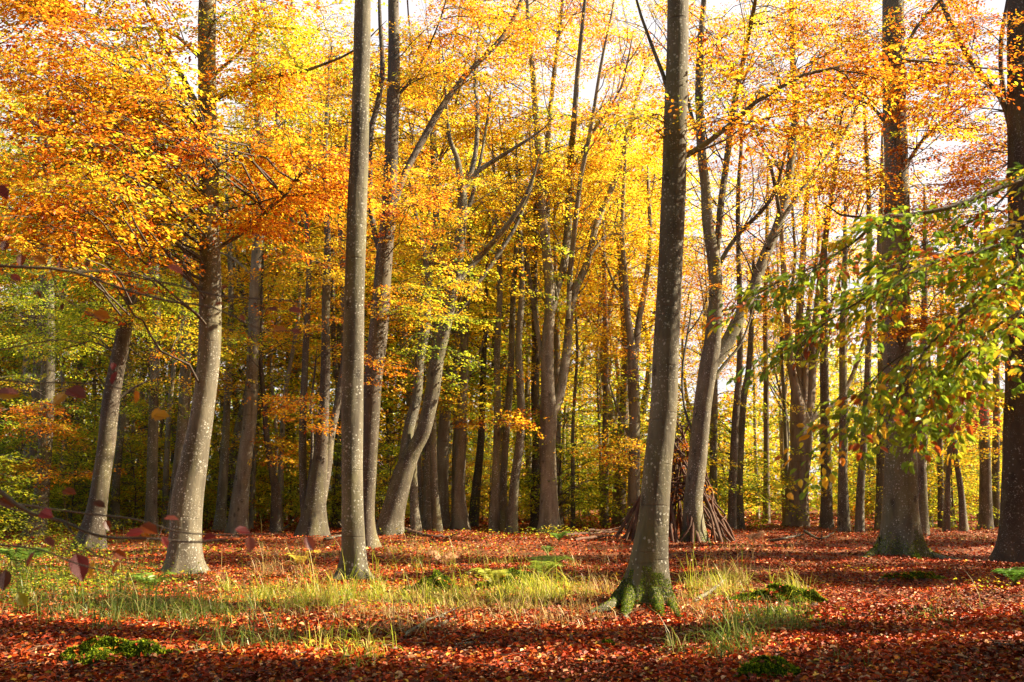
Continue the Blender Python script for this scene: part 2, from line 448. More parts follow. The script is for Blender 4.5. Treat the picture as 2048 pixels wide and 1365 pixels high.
class Crown:
    def __init__(self, size=0.08, L=1.1, nleaf=42, seed=1, fine=False, twig=0.005):
        self.o, self.d, self.l, self.p = [], [], [], []
        self.tubes = []
        self.size, self.L, self.nleaf, self.fine, self.twig = size, L, nleaf, fine, twig
        self.r = np.random.default_rng(seed)

    def spray(self, o, d, pal, lscale=1.0):
        self.o.append(o); self.d.append(d); self.p.append(pal); self.l.append(self.L * lscale * self.r.uniform(0.7, 1.25))

    def bough(self, A, B, r0, n, pal, arch=0.10, tmin=0.3):
        r = self.r
        ln = np.linalg.norm(B - A)
        t = np.linspace(0, 1, max(5, int(ln / 0.6) + 2))[:, None]
        P = A + (B - A) * t
        P[:, 2] += (ln * arch * 4 * t * (1 - t))[:, 0]
        w = r.normal(0, 0.035 * ln, P.shape) * (4 * t * (1 - t))
        P += w
        rad = r0 * (1 - t[:, 0]) ** 0.8 + self.twig
        self.tubes.append(tube(catmull(P, ln / 14 + 0.05), np.interp(np.linspace(0, 1, len(catmull(P, ln / 14 + 0.05))), t[:, 0], rad), 5))
        for _ in range(n):
            tt = tmin + (1 - tmin) * r.random() ** 0.8
            i = min(int(tt * (len(P) - 1)), len(P) - 2)
            f = tt * (len(P) - 1) - i
            p = P[i] * (1 - f) + P[i + 1] * f
            T = P[i + 1] - P[i]
            a = r.choice([-1, 1]) * r.uniform(0.1, 1.35)
            h = np.array([T[0], T[1]]); h = h / (np.linalg.norm(h) + 1e-6)
            ca, sa = math.cos(a), math.sin(a)
            d = np.array([h[0] * ca - h[1] * sa, h[0] * sa + h[1] * ca, r.uniform(-0.32, 0.22)])
            self.spray(p, d, pal)

    def mass(self, stems, cx, cy, rx, ry, Y, dY, n, pal, per=7):
        r = self.r
        n = int(n * MASS_K); nb = max(2, n // per)
        for k in range(nb):
            u = r.normal(size=3); u /= np.linalg.norm(u); u *= r.random() ** 0.4
            E = at(cx + u[0] * rx, cy + u[1] * ry, Y + u[2] * dY)
            c = stems[r.integers(0, len(stems), min(60, len(stems)))]
            v = E - c
            cost = np.linalg.norm(v, axis=1) + 0.6 * np.clip(c[:, 2] - E[2] + 0.1, 0, None)
            A = c[cost.argmin()]
            ln = np.linalg.norm(E - A)
            if ln > 5.0:
                A = E + (A - E) / ln * r.uniform(2.0, 3.5); A[2] -= 0.3; ln = 3.0
            pl = pal if isinstance(pal, str) else pal[r.integers(0, len(pal))]
            self.bough(A, E, 0.004 + 0.004 * ln, max(1, int(n / nb + r.random())), pl, arch=0.08, tmin=0.25)

    def auto(self, stems, n, per, lens, pal, zmin=0, rise=0.25, low=None):
        r = self.r
        c = stems[stems[:, 2] > zmin]
        if len(c) == 0:
            return
        for k in range(int(n * AUTO_K)):
            A = c[r.integers(0, len(c))]
            a = r.uniform(0, 2 * math.pi); ln = r.uniform(*lens)
            E = A + np.array([math.cos(a) * ln, math.sin(a) * ln, ln * (rise + r.normal(0, 0.22))])
            pl = pal if isinstance(pal, str) else pal[r.integers(0, len(pal))]
            if low is not None and E[2] < low + r.normal(0, 1.5):
                pl = ['limegreen', 'goldgreen', 'green'][r.choice(3, p=[.45, .35, .2])]
            self.bough(A, E, 0.006 + 0.005 * ln, per, pl)

    def twigs(self, stems, n, lens, zmin):
        r = self.r
        c = stems[stems[:, 2] > zmin]
        for k in range(n if len(c) else 0):
            A = c[r.integers(0, len(c))]
            a = r.uniform(0, 2 * math.pi); ln = r.uniform(*lens)
            d = np.array([math.cos(a) * .62, math.sin(a) * .62, .78])
            P = [A]
            for q in range(5):
                d = d + r.normal(0, .16, 3) + np.array([0, 0, .06]); d /= np.linalg.norm(d)
                P.append(P[-1] + d * ln / 5)
            G = catmull(np.array(P), .3)
            self.tubes.append(tube(G, np.linspace(.006 + .006 * ln, .004, len(G)), 5))
            if ln > 1.5:
                for q in (2, 3, 4):
                    e = P[q] + (P[q] - P[q - 1]) * 1.5 + r.normal(0, .28, 3)
                    G = catmull(np.array([P[q], (P[q] + e) / 2 + r.normal(0, .04, 3), e]), .3)
                    self.tubes.append(tube(G, np.linspace(.007, .003, len(G)), 4))

    def finish(self, name, parent, origin, leafmat=None, cull=True):
        r = self.r
        o = np.array(self.o); d = np.array(self.d); l = np.array(self.l)
        S = len(o); k = self.nleaf
        D, Sv, Nv = frame(d)
        # small random roll for each spray
        roll = r.normal(0, 0.25, S)[:, None]
        Sv, Nv = Sv * np.cos(roll) + Nv * np.sin(roll), Nv * np.cos(roll) - Sv * np.sin(roll)
        u = r.random((S, k)) ** 0.75 * 0.95 + 0.05
        w = 0.36 * np.sin(math.pi * (u * 0.82 + 0.12))
        v = r.uniform(-1, 1, (S, k)) * w
        z = r.normal(0, 0.03, (S, k)) - 0.13 * u * u - 0.1 * np.abs(v)
        ll = l[:, None]
        P = o[:, None] + (u * ll)[..., None] * D[:, None] + (v * ll)[..., None] * Sv[:, None] + (z * ll)[..., None] * Nv[:, None]
        a = np.sign(v) * r.uniform(0.35, 1.15, (S, k))
        ld = np.cos(a)[..., None] * D[:, None] + np.sin(a)[..., None] * Sv[:, None] + r.normal(-0.25, 0.3, (S, k))[..., None] * Nv[:, None]
        nn = Nv[:, None] + r.normal(0, 0.34, (S, k, 3))
        sz = self.size * r.uniform(0.65, 1.2, (S, k))
        col = np.empty((S, k, 3))
        pal_arr = np.array(self.p)
        for pn in set(self.p):
            m = pal_arr == pn
            ns = int(m.sum())
            own = np.repeat(pick(pn, ns, r)[:, None], k, 1)
            mix = pick(pn, ns * k, r).reshape(ns, k, 3)
            col[m] = np.where(r.random((ns, k, 1)) < 0.6, own, mix)
        col = np.clip(col * r.uniform(0.72, 1.18, (S, k, 1)), 0, 0.95)
        V, Q, C = leaf_quads(P.reshape(-1, 3), ld.reshape(-1, 3), nn.reshape(-1, 3), sz.ravel(), col.reshape(-1, 3), fine=self.fine)
        parts = [(V, Q, C, 0, False)]
        # a twig through each spray
        t0 = o; t1 = o + D * (0.5 * l)[:, None] - Nv * (0.03 * l)[:, None]; t2 = o + D * (0.92 * l)[:, None] - Nv * (0.11 * l)[:, None]
        q = self.twig
        ring = []
        for c, rr in ((t0, q), (t1, q * .75), (t2, q * .4)):
            for th in (0, 2.1, 4.2):
                ring.append(c + rr * (math.cos(th) * Sv + math.sin(th) * Nv))
        TV = np.stack(ring, 1).reshape(-1, 3)
        base = np.arange(S)[:, None, None] * 9
        f = np.array([[s * 3 + j, s * 3 + (j + 1) % 3, s * 3 + 3 + (j + 1) % 3, s * 3 + 3 + j] for s in range(2) for j in range(3)])
        TQ = (base + f[None]).reshape(-1, 4)
        parts.append((TV, TQ, None, 1, False))
        for TV, TQ in self.tubes:
            parts.append((TV, TQ, None, 1, True))
        return build(name, parts, [leafmat or M_LEAF, M_TWIG], parent, origin)


# ------------------------------------------------------------------ traced trees
BASES = []


def stem3d(pts, Y, step, ground=False, ext=0.0):
    """pixel polyline (x, y, width[, depth offset]) -> resampled 3-D points and radii"""
    P = []
    for q in pts:
        x, y, w = q[:3]; dz = q[3] if len(q) > 3 else 0.0
        p = at(x, y, Y + dz)
        P.append([*p, 0.5 * w * m_per_px(x, y, Y + dz)])
    P = np.array(P)
    if ground:
        z = float(gz(P[0, 0], P[0, 1]))
        P[0, 2] = z
        P = np.vstack([[P[0, 0], P[0, 1], z - 0.3, P[0, 3] * 1.05], P])
    if ext:
        d = P[-1, :3] - P[-2, :3]; d /= np.linalg.norm(d)
        d = d * 0.7 + np.array([0, 0, 0.3]); d /= np.linalg.norm(d)
        P = np.vstack([P, [*(P[-1, :3] + d * ext * 0.5), P[-1, 3] * 0.7], [*(P[-1, :3] + d * ext), P[-1, 3] * 0.25]])
    return catmull(P, step)


def fuzz_on(V, Q, zmax, n, r, size=0.03, pal=('dk', 'green', 'lime'), w=(.58, .36, .06), band=0.12, zmin=-1):
    """points on quads below zmax, for moss"""
    c = V[Q]
    cen = c.mean(1)
    nrm = np.cross(c[:, 2] - c[:, 0], c[:, 3] - c[:, 1]); ar = np.linalg.norm(nrm, axis=1) / 2
    nrm = nrm / (2 * ar[:, None] + 1e-9)
    lim = zmax + band * np.sin(cen[:, 0] * 9 + cen[:, 1] * 7) + band * 0.6 * np.sin(cen[:, 0] * 23 - cen[:, 1] * 17)
    ar = ar * ((cen[:, 2] < lim) & (cen[:, 2] > zmin))
    if ar.sum() <= 0:
        return None
    sel = ar > 0
    SV = (c[sel] + nrm[sel][:, None] * min(.012, size * .6)).reshape(-1, 3)
    SQ = np.arange(len(SV)).reshape(-1, 4)
    SCo = np.tile(np.array([[.05, .075, .012]]), (len(SV), 1)) * (1 + .35 * np.sin(SV[:, :1] * 31 + SV[:, 2:] * 27))
    i = r.choice(len(Q), n, p=ar / ar.sum())
    a, b = r.random((n, 1)), r.random((n, 1))
    q = c[i]
    P = q[:, 0] * (1 - a) * (1 - b) + q[:, 1] * a * (1 - b) + q[:, 2] * a * b + q[:, 3] * (1 - a) * b
    Nn = nrm[i]
    D = Nn * 0.7 + r.normal(0, 0.5, (n, 3)) + np.array([0, 0, 0.25])
    F = r.normal(0, 1, (n, 3))
    k = np.array([C_[x] for x in pal])[r.choice(len(pal), n, p=w)]
    k = k * r.uniform(0.6, 1.2, (n, 1))
    LV_, LQ_, LC_ = leaf_quads(P - Nn * 0.004, D, F, size * r.uniform(0.6, 1.4, n), k, fold=0.1, wide=0.28)
    return np.concatenate([LV_, SV]), np.concatenate([LQ_, SQ + len(LV_)]), np.concatenate([LC_, SCo])


def tree(name, label, Y, trunk, limbs=(), bark=None, crown=None, flare=(0.75, 0.28, 5), sides=18, masses=(), autos=(), ext=4.0,
         size=0.08, L=1.1, nleaf=42, seed=1, moss=0, mossh=0.3, roots=(), limb_ext=2.0, spread=0.22, bare=None, fine=False, group='beech trees of the wood', wob=0.045):
    bark = bark or M_BARK
    r = np.random.default_rng(seed * 13 + 5)
    S = stem3d(trunk, Y, 0.22, True, ext)
    base = np.array([S[0, 0], S[0, 1], float(gz(S[0, 0], S[0, 1]))])
    BASES.append(base[:2])
    root = empty(name, label, 'tree', base, group)
    fl = (flare[0], flare[1], flare[2], r.uniform(0, 6), base[2]) if flare else None
    if fl and Y > 30: fl = (fl[0] * .7, *fl[1:])
    # denser rings near the ground
    low = S[:, 2] < base[2] + 1.4
    nlow = int(low.sum())
    if nlow > 2:
        tt = np.linspace(0, nlow - 1, nlow * 3)
        lowP = np.stack([np.interp(tt, np.arange(nlow), S[:nlow, i]) for i in range(4)], 1)
        S2 = np.vstack([lowP, S[nlow:]])
    else:
        S2 = S
    V, Q = tube(S2[:, :3], S2[:, 3], sides, fl, wob, seed)
    trunk_ob = build('trunk', [(V, Q, None, 0, True)], [bark], root, base)
    allp = [S[:, :3]]
    for k, lb in enumerate(limbs):
        x0 = [list(q) for q in lb]
        # let each limb leave the picture plane a little, alternately away from and towards the viewer
        ln = 0.0
        sgn = 1 if (k % 2 == 0) else -1
        for i in range(1, len(x0)):
            ln += math.hypot(x0[i][0] - x0[i - 1][0], x0[i][1] - x0[i - 1][1]) * m_per_px(x0[i][0], x0[i][1], Y)
            if len(x0[i]) < 4:
                x0[i].append((sgn if abs(x0[i][0] - trunk[-1][0]) > 90 else 1) * spread * ln)
        G = stem3d(x0, Y, 0.3, False, limb_ext if x0[-1][1] < 60 else 0.8)
        LV, LQ = tube(G[:, :3], G[:, 3], 9, None, 0.05, k + seed)
        build('limb', [(LV, LQ, None, 0, True)], [bark], root, base)
        allp.append(G[:, :3])
    rt = []
    for rr in roots:
        by = trunk[0][1]
        RP = []
        for q in rr:
            if q[1] < by - 12:
                RP.append([*at(q[0], q[1], Y - (0.1 if len(q) < 4 else .22)), .5 * q[2] * m_per_px(q[0], q[1], Y)])
            else:
                gq = on_ground(q[0], q[1]); rq = .5 * q[2] * m_per_px(q[0], q[1], gq[1])
                RP.append([gq[0], gq[1], gq[2] + rq * .25, rq])
        G = catmull(np.array(RP), .06)
        RV, RQ = tube(G[:, :3], G[:, 3], 10, None, 0.12, seed)
        build('root', [(RV, RQ, None, 0, True)], [bark], root, base)
        rt.append((RV, RQ))
    if moss:
        src = [(V, Q, base[2] + mossh)] + [(a, b, base[2] + 9) for a, b in rt]
        ps = []
        for a, b, zm in src:
            n = int(moss * (1.0 if a is V else 0.3))
            m = fuzz_on(a, b, zm, n, r, size=.017 * max(1, Y / 15), zmin=base[2] - 0.05)
            if m: ps.append((*m, 0, False))
        build('moss', ps, [M_MOSS], trunk_ob, base)
    sp = np.concatenate(allp)
    if masses or autos:
        c = Crown(size, L, nleaf, seed, fine)
        for a in masses:
            c.mass(sp, *a)
        for a in autos:
            c.auto(sp, *a)
        if bare:
            c.twigs(np.concatenate(allp[1:] or allp), *bare)
        c.finish('crown', root, base)
    return root


def gy(px, py):
    return float(on_ground(px, py)[1])


# ================================================================== SETTING
def axis(lim, fine, d0, d1):
    a = np.arange(-fine, fine + 1e-6, d0)
    out = []
    x, s = fine, d0
    while x < lim:
        s = min(s * 1.12, d1); x += s; out.append(x)
    return np.concatenate([-np.array(out)[::-1], a, out])


gx_, gy_ = axis(700, 16, 0.3, 40), axis(700, 34, 0.3, 40) + 22
GX, GY = np.meshgrid(gx_, gy_)
GV = np.stack([GX, GY, gz(GX, GY)], -1).reshape(-1, 3)
ny, nx = GX.shape
ii = (np.arange(ny - 1)[:, None] * nx + np.arange(nx - 1)[None]).ravel()
tag(build('ground', [(GV, np.stack([ii, ii + 1, ii + nx + 1, ii + nx], 1), None, 0, True)], [ground_material()]), kind='structure')

# ================================================================== TREES NEAR THE VIEWER
# main right tree with mossy foot and long arching limb
YN = gy(1293, 1203)
tree('beech_tree', 'thick lichen-spotted beech with mossy spreading roots right of centre', YN,
     [(1293, 1205, 84), (1300, 1110, 72), (1308, 1033, 61), (1315, 933, 56), (1328, 808, 52), (1333, 683, 51), (1343, 500, 49), (1348, 350, 47), (1353, 150, 45), (1356, 0, 42)],
     limbs=[[(1352, 318, 14), (1376, 310, 12), (1416, 285, 11), (1466, 245, 10), (1511, 205, 9), (1561, 175, 8), (1606, 150, 7), (1666, 137, 6), (1731, 120, 5), (1801, 120, 5), (1891, 127, 4), (2006, 140, 3)],
            [(1335, 180, 9), (1326, 150, 8), (1303, 90, 7), (1283, 35, 6), (1273, 0, 5)]],
     roots=[[(1278, 1165, 30), (1252, 1196, 26), (1222, 1214, 20), (1178, 1228, 8)], [(1318, 1170, 30), (1340, 1205, 24), (1352, 1228, 16), (1368, 1244, 7)],
            [(1262, 1180, 26, -.15), (1254, 1215, 22, -.4), (1250, 1240, 10, -.7)], [(1306, 1180, 30, -.15), (1316, 1215, 24, -.4), (1326, 1238, 10, -.7)]],
     moss=26000, mossh=0.36, sides=28, flare=(0.7, 0.26, 5), ext=9, seed=3, fine=True, nleaf=26, L=1.0, size=0.078, spread=0.06,
     masses=[(1470, 205, 110, 60, YN, 1, 12, ['orange', 'gold']), (1560, 200, 130, 80, YN, 1.2, 20, ['orange', 'rust', 'gold']), (1700, 170, 120, 90, YN, 1.2, 20, ['orange', 'rust']),
             (1830, 170, 120, 90, YN, 1.2, 20, ['orange', 'gold']), (1950, 185, 90, 80, YN, 1, 16, ['orange', 'rust']), (1400, 200, 50, 22, YN, .6, 6, 'goldgreen'),
             (1288, 240, 46, 22, YN - .3, .5, 5, 'goldgreen', 3), (1560, 80, 160, 70, YN, 1.2, 14, ['orange', 'rust'])])

# main left-centre straight trunk
YH = gy(706, 1163)
tree('beech_tree', 'straight slim grey beech with bare trunk and bright right edge, left of centre', YH,
     [(706, 1163, 60), (706, 1083, 46), (704, 933, 43), (705, 800, 43), (708, 650, 41), (713, 450, 39), (720, 250, 36), (726, 0, 31)],
     sides=26, flare=(0.85, 0.2, 4), ext=8, seed=4, moss=500, mossh=0.07,
     roots=[[(725, 1140, 16), (742, 1163, 10), (755, 1172, 4)]])

# large curved trunk on the left with the orange crown
YE = gy(370, 1148)
tree('beech_tree', 'curved beech trunk bending right under the dense orange crown on the left', YE,
     [(370, 1148, 70), (370, 1073, 61), (377, 983, 60), (392, 898, 52), (408, 808, 45), (420, 683, 43), (420, 550, 43), (418, 450, 38), (417, 350, 37), (415, 250, 37), (414, 75, 34), (415, 0, 33)],
     limbs=[[(408, 225, 13), (395, 212, 13), (370, 165, 12), (340, 110, 11), (315, 55, 10), (290, -5, 8)],
            [(425, 200, 11), (440, 194, 10), (480, 175, 9), (530, 157, 8), (600, 145, 7), (683, 115, 5), (720, 95, 4)],
            [(430, 150, 8), (445, 135, 7), (475, 110, 6), (505, 65, 5), (520, 30, 4)],
            [(430, 505, 10), (442, 493, 9), (480, 470, 8), (530, 425, 7), (570, 393, 5)],
            [(405, 320, 8), (330, 300, 7), (240, 310, 6), (130, 330, 4)], [(405, 120, 8), (330, 60, 6), (210, 60, 5), (80, 40, 3)],
            [(410, 400, 8), (300, 390, 6), (180, 430, 5), (60, 460, 3)]],
     sides=24, flare=(0.5, 0.25, 5), ext=8, seed=5, moss=600, mossh=0.1, fine=True, nleaf=40, size=0.088, L=1.1, spread=0.3,
     roots=[[(390, 1120, 22), (398, 1140, 16), (406, 1152, 8)]],
     masses=[(120, 120, 210, 170, 17.5, 2.2, 170, ['orange', 'rust', 'gold', 'goldgreen', 'orange']), (120, 320, 190, 120, 17, 2.2, 150, ['orange', 'gold', 'rust', 'goldgreen', 'rust']),
             (270, 330, 110, 110, 21, 1.3, 60, ['orange', 'gold', 'yellow']), (50, 450, 100, 60, 16.5, 2, 46, ['orange', 'gold']), (220, -40, 260, 90, 20.5, 1.5, 60, ['orange', 'gold', 'goldgreen']), (20, 60, 90, 120, 18, 2, 50, ['orange', 'gold', 'goldgreen']), (500, 30, 110, 90, 21, 1.4, 40, ['gold', 'goldgreen', 'orange']), (150, 480, 170, 40, 19, 2.5, 44, ['gold', 'goldgreen', 'orange']), (280, 130, 110, 120, 20.5, 1.6, 60, ['goldgreen', 'gold', 'orange']),
             (560, 150, 120, 120, 21, 1.8, 70, ['gold', 'orange', 'goldgreen']), (580, 330, 100, 80, 21.3, 1.4, 64, ['orange', 'gold']), (520, 450, 70, 45, 20.8, 1.0, 24, 'orange'),
             (290, 440, 110, 50, 20.6, 1.2, 44, ['gold', 'goldgreen']), (640, 380, 70, 60, 20.5, 1.3, 34, 'orange')])

# dark curved trunk just behind the straight one
YI = gy(738, 1098)
tree('beech_tree', 'dark leaning beech half hidden behind the straight slim grey trunk', YI,
     [(738, 1098, 36), (733, 1033, 33), (738, 908, 34), (743, 808, 36), (750, 720, 37), (758, 650, 37), (770, 500, 33), (778, 420, 30), (784, 250, 27), (788, 125, 24), (787, 0, 21)],
     limbs=[[(780, 425, 14), (796, 385, 14), (813, 340, 14), (848, 275, 14), (883, 215, 13), (928, 155, 11), (983, 100, 10), (1018, 55, 9), (1043, 0, 7)],
            [(765, 530, 10), (742, 420, 12), (740, 275, 12), (755, 210, 11), (765, 140, 10), (760, 40, 8)], [(765, 640, 6), (800, 610, 5), (850, 590, 4), (910, 560, 3)],
            [(785, 200, 7), (815, 170, 6), (850, 110, 4), (880, 40, 3)]],
     bark=M_BARKD, sides=18, flare=(0.5, 0.25, 4), ext=6, seed=6, nleaf=40, size=0.085,
     masses=[(690, 340, 100, 70, YI - 2, 1.5, 36, ['orange', 'rust']), (840, 400, 90, 60, YI - 1.5, 1.6, 48, ['orange', 'orange', 'gold']), (900, 90, 170, 130, YI, 2.4, 90, ['orange', 'gold', 'yellow']), (980, 30, 150, 80, YI + 1, 2, 60, ['orange', 'gold']),
             (830, 640, 100, 40, YI - 1, 1.5, 30, ['goldgreen', 'gold', 'lime' and 'limegreen']), (650, 200, 80, 120, YI, 2, 40, ['gold', 'orange']), (870, 560, 90, 30, YI - 1.5, 1.5, 18, 'goldgreen'),
             (730, 700, 50, 20, YI - 1.5, 1, 9, 'orange')])

# big right trunk with the moss apron
YQ = gy(1803, 1112)
Qt = tree('beech_tree', 'massive upright beech trunk with mossy flared foot on red leaves at right', YQ,
     [(1803, 1116, 86), (1801, 1033, 69), (1801, 908, 62), (1797, 800, 57), (1794, 683, 54), (1791, 500, 50), (1794, 400, 48), (1791, 300, 45), (1788, 150, 43), (1786, 0, 40)],
     limbs=[[(1806, 345, 10), (1819, 320, 8), (1846, 280, 7), (1876, 250, 6), (1898, 230, 5), (1960, 190, 3)], [(1800, 130, 8), (1830, 60, 7), (1880, 0, 5)], [(1780, 260, 7), (1740, 210, 6), (1690, 190, 4)],
            [(1785, 480, 7), (1740, 440, 6), (1680, 430, 4)]],
     roots=[[(1830, 1080, 30), (1848, 1108, 22), (1880, 1118, 14), (1930, 1124, 6)], [(1775, 1085, 34), (1755, 1108, 26), (1728, 1119, 8)], [(1818, 1090, 26, -.2), (1828, 1116, 18, -.5), (1842, 1123, 6, -1)]],
     moss=16000, mossh=0.5, sides=26, flare=(0.55, 0.3, 6), ext=8, seed=7, nleaf=38, size=0.085, fine=True,
     masses=[(1840, 250, 120, 180, YQ - 1, 2.5, 80, ['orange', 'gold', 'rust']), (1700, 330, 100, 100, YQ, 2, 30, ['orange', 'gold']), (1720, 80, 90, 110, YQ, 2, 40, ['orange', 'rust', 'gold']), (1890, 60, 100, 110, YQ, 2, 60, ['rust', 'orange']), (1800, 640, 110, 40, YQ - 2, 1.3, 26, ['orange', 'rust', 'gold']),
             (1900, 760, 110, 60, YQ - 1.5, 1.5, 34, ['gold', 'orange', 'goldgreen']), (1930, 560, 100, 90, YQ - 1, 2, 46, ['orange', 'gold'])])
# pale scar on its bark
bz = Qt.location.z
sc_ = []
th = np.linspace(-2.35, -1.35, 12)
rr_ = 0.5 * 74 * m_per_px(1802, 1083, YQ) + 0.012
cz = at(1802, 1083, YQ)
vv = np.array([[cz[0] + rr_ * math.cos(t) * 1.0, YQ + rr_ * math.sin(t), cz[2] + s * 0.028 + 0.01 * math.sin(t * 5)] for s in (-1, 1) for t in th])
qq = np.array([[i, i + 1, i + 13, i + 12] for i in range(11)])
build('bark_scar', [(vv, qq, np.full((24, 3), 0.62) * np.array([1, .95, .85]), 0, True)], [M_LITTER], [c for c in Qt.children if c.name.startswith('trunk')][0], np.array(Qt.location))

# right edge trunk
YR = gy(2030, 1125)
tree('beech_tree', 'dark trunk cut by the right picture edge behind a green fern', YR,
     [(2034, 1128, 88), (2036, 1033, 66), (2040, 800, 58), (2044, 600, 54), (2044, 400, 52), (2042, 200, 50), (2040, 0, 46)],
     limbs=[[(2030, 330, 14), (2020, 250, 12), (2001, 195, 12), (1951, 135, 12), (1911, 65, 11), (1881, 0, 10)],
            [(2030, 420, 10), (2018, 350, 10), (2023, 300, 10), (2016, 225, 10), (2003, 150, 10), (2003, 75, 9), (2016, 0, 8)]],
     bark=M_BARKD, sides=22, flare=(0.5, 0.3, 5), ext=8, seed=8, nleaf=38, size=0.085,
     masses=[(1960, 90, 110, 110, YR, 2.4, 50, ['rust', 'orange']), (1940, 300, 110, 120, YR + 1, 2, 70, ['rust', 'orange']), (1900, 430, 120, 80, YR + 1, 2, 46, ['rust', 'orange']),
             (1980, 640, 70, 90, YR - 1, 1.5, 36, ['gold', 'orange', 'goldgreen'])])

# ================================================================== MIDDLE DISTANCE
YO = gy(1388, 1085)
tree('beech_tree', 'forking pale beech in front of the stick shelter, mossy at its foot', YO,
     [(1388, 1085, 52), (1386, 1008, 39), (1396, 908, 36), (1406, 808, 36), (1418, 730, 36), (1425, 683, 33), (1431, 600, 28), (1428, 525, 26), (1416, 450, 22), (1411, 375, 20), (1403, 300, 18), (1398, 150, 15), (1406, 25, 11), (1408, 0, 11)],
     limbs=[[(1420, 735, 28), (1442, 705, 28), (1456, 683, 27), (1481, 630, 25), (1511, 565, 23), (1531, 510, 22), (1556, 450, 19), (1576, 370, 17), (1586, 280, 15), (1591, 220, 14), (1586, 125, 12), (1583, 0, 9)],
            [(1429, 520, 14), (1436, 475, 14), (1443, 400, 13), (1453, 325, 13), (1466, 225, 12), (1491, 100, 10), (1511, 0, 8)],
            [(1536, 498, 12), (1561, 445, 10), (1601, 385, 8), (1646, 320, 7), (1686, 270, 6), (1716, 215, 4)],
            [(1432, 560, 9), (1446, 515, 9), (1481, 465, 8), (1521, 425, 8), (1551, 380, 7), (1575, 290, 4)],
            [(1410, 790, 8), (1440, 740, 7), (1480, 690, 5), (1500, 640, 4)], [(1395, 890, 6), (1370, 820, 5), (1365, 740, 5), (1380, 640, 4)],
            [(1404, 300, 8), (1380, 220, 7), (1362, 120, 6), (1372, 20, 4)], [(1560, 430, 8), (1540, 330, 7), (1500, 240, 5), (1480, 170, 3)]],
     roots=[[(1400, 1060, 18), (1412, 1082, 12), (1424, 1092, 5)]], moss=4000, mossh=0.3,
     sides=18, flare=(0.5, 0.3, 5), ext=5, seed=9, nleaf=36, size=0.10, L=1.3, bare=(90, (1.2, 4.5), 6),
     masses=[(1440, 130, 80, 130, YO, 3, 44, ['orange', 'gold']), (1560, 330, 140, 140, YO, 3.5, 70, ['orange', 'gold', 'yellow']), (1650, 120, 120, 120, YO, 3, 60, ['orange', 'gold', 'rust']), (1500, 60, 170, 130, YO + 1, 4, 110, ['orange', 'gold', 'yellow']), (1690, 50, 140, 120, YO + 2, 4, 100, ['orange', 'gold'])],
     autos=[(26, 4, (1.2, 3.5), ['gold', 'orange', 'yellow'], 8, .25), (5, 4, (1.5, 2.6), ['orange', 'gold'], 3, .05)])

YL = gy(1098, 1063)
tree('beech_tree', 'tall central beech whose pale trunk fans into many upright stems', YL,
     [(1098, 1063, 42), (1097, 958, 34), (1095, 883, 33), (1097, 835, 34), (1095, 760, 27), (1095, 683, 24), (1100, 600, 20), (1093, 500, 18), (1085, 425, 16), (1078, 325, 14), (1073, 250, 13), (1066, 150, 11), (1058, 60, 9), (1055, 0, 8)],
     limbs=[[(1098, 840, 24), (1110, 815, 22), (1120, 790, 20), (1133, 708, 18), (1140, 625, 16), (1153, 575, 15), (1173, 530, 14), (1193, 450, 13), (1218, 390, 12), (1238, 340, 11), (1253, 280, 9), (1283, 160, 7), (1298, 115, 5)],
            [(1098, 650, 16), (1110, 590, 17), (1128, 530, 16), (1136, 450, 15), (1139, 350, 14), (1148, 250, 12), (1155, 150, 10), (1170, 0, 7)],
            [(1095, 510, 10), (1094, 440, 12), (1094, 350, 12), (1098, 250, 10), (1108, 150, 9), (1123, 25, 7)],
            [(1137, 640, 9), (1140, 550, 11), (1153, 425, 10), (1163, 350, 9), (1183, 250, 8), (1203, 125, 6), (1223, 30, 4)],
            [(1085, 720, 9), (1073, 650, 9), (1058, 550, 9), (1043, 475, 8), (1028, 390, 7), (1008, 300, 6), (1000, 250, 4)],
            [(1115, 600, 6), (1095, 500, 6), (1060, 450, 5), (1040, 420, 3)], [(1180, 510, 7), (1215, 470, 5), (1250, 470, 4)], [(1150, 330, 6), (1190, 260, 5), (1240, 180, 4), (1260, 100, 3)]],
     bark=M_PALE_LIT, sides=18, flare=(0.35, 0.35, 5), ext=5, seed=10, nleaf=40, size=0.12, L=1.5, bare=(70, (1.5, 5), 6), moss=500, mossh=0.12,
     masses=[(1100, 160, 230, 200, YL, 4, 150, ['yellow', 'gold', 'orange']), (1150, 20, 240, 110, YL + 2, 4, 150, ['orange', 'gold', 'yellow']), (1240, 300, 120, 200, YL + 2, 3, 90, ['yellow', 'gold']), (1130, 430, 170, 130, YL + 1, 4, 60, ['yellow', 'gold']), (1010, 350, 110, 150, YL, 3, 44, ['yellow', 'gold'])],
     autos=[(20, 4, (1.5, 3.5), ['yellow', 'gold'], 11, .3)])
YL2 = gy(1075, 1060) + 1.2
tree('beech_tree', 'narrow shaded trunk pressed against the left side of the central fan-shaped beech', YL2,
     [(1074, 1060, 26), (1072, 980, 22), (1074, 883, 18), (1070, 780, 17), (1072, 683, 16), (1068, 560, 13), (1072, 430, 11), (1062, 300, 8)],
     bark=M_BARKD, sides=12, ext=2, seed=11, autos=[(5, 4, (1, 2.5), ['yellow', 'gold'], 10, .3)], size=0.12, L=1.4)

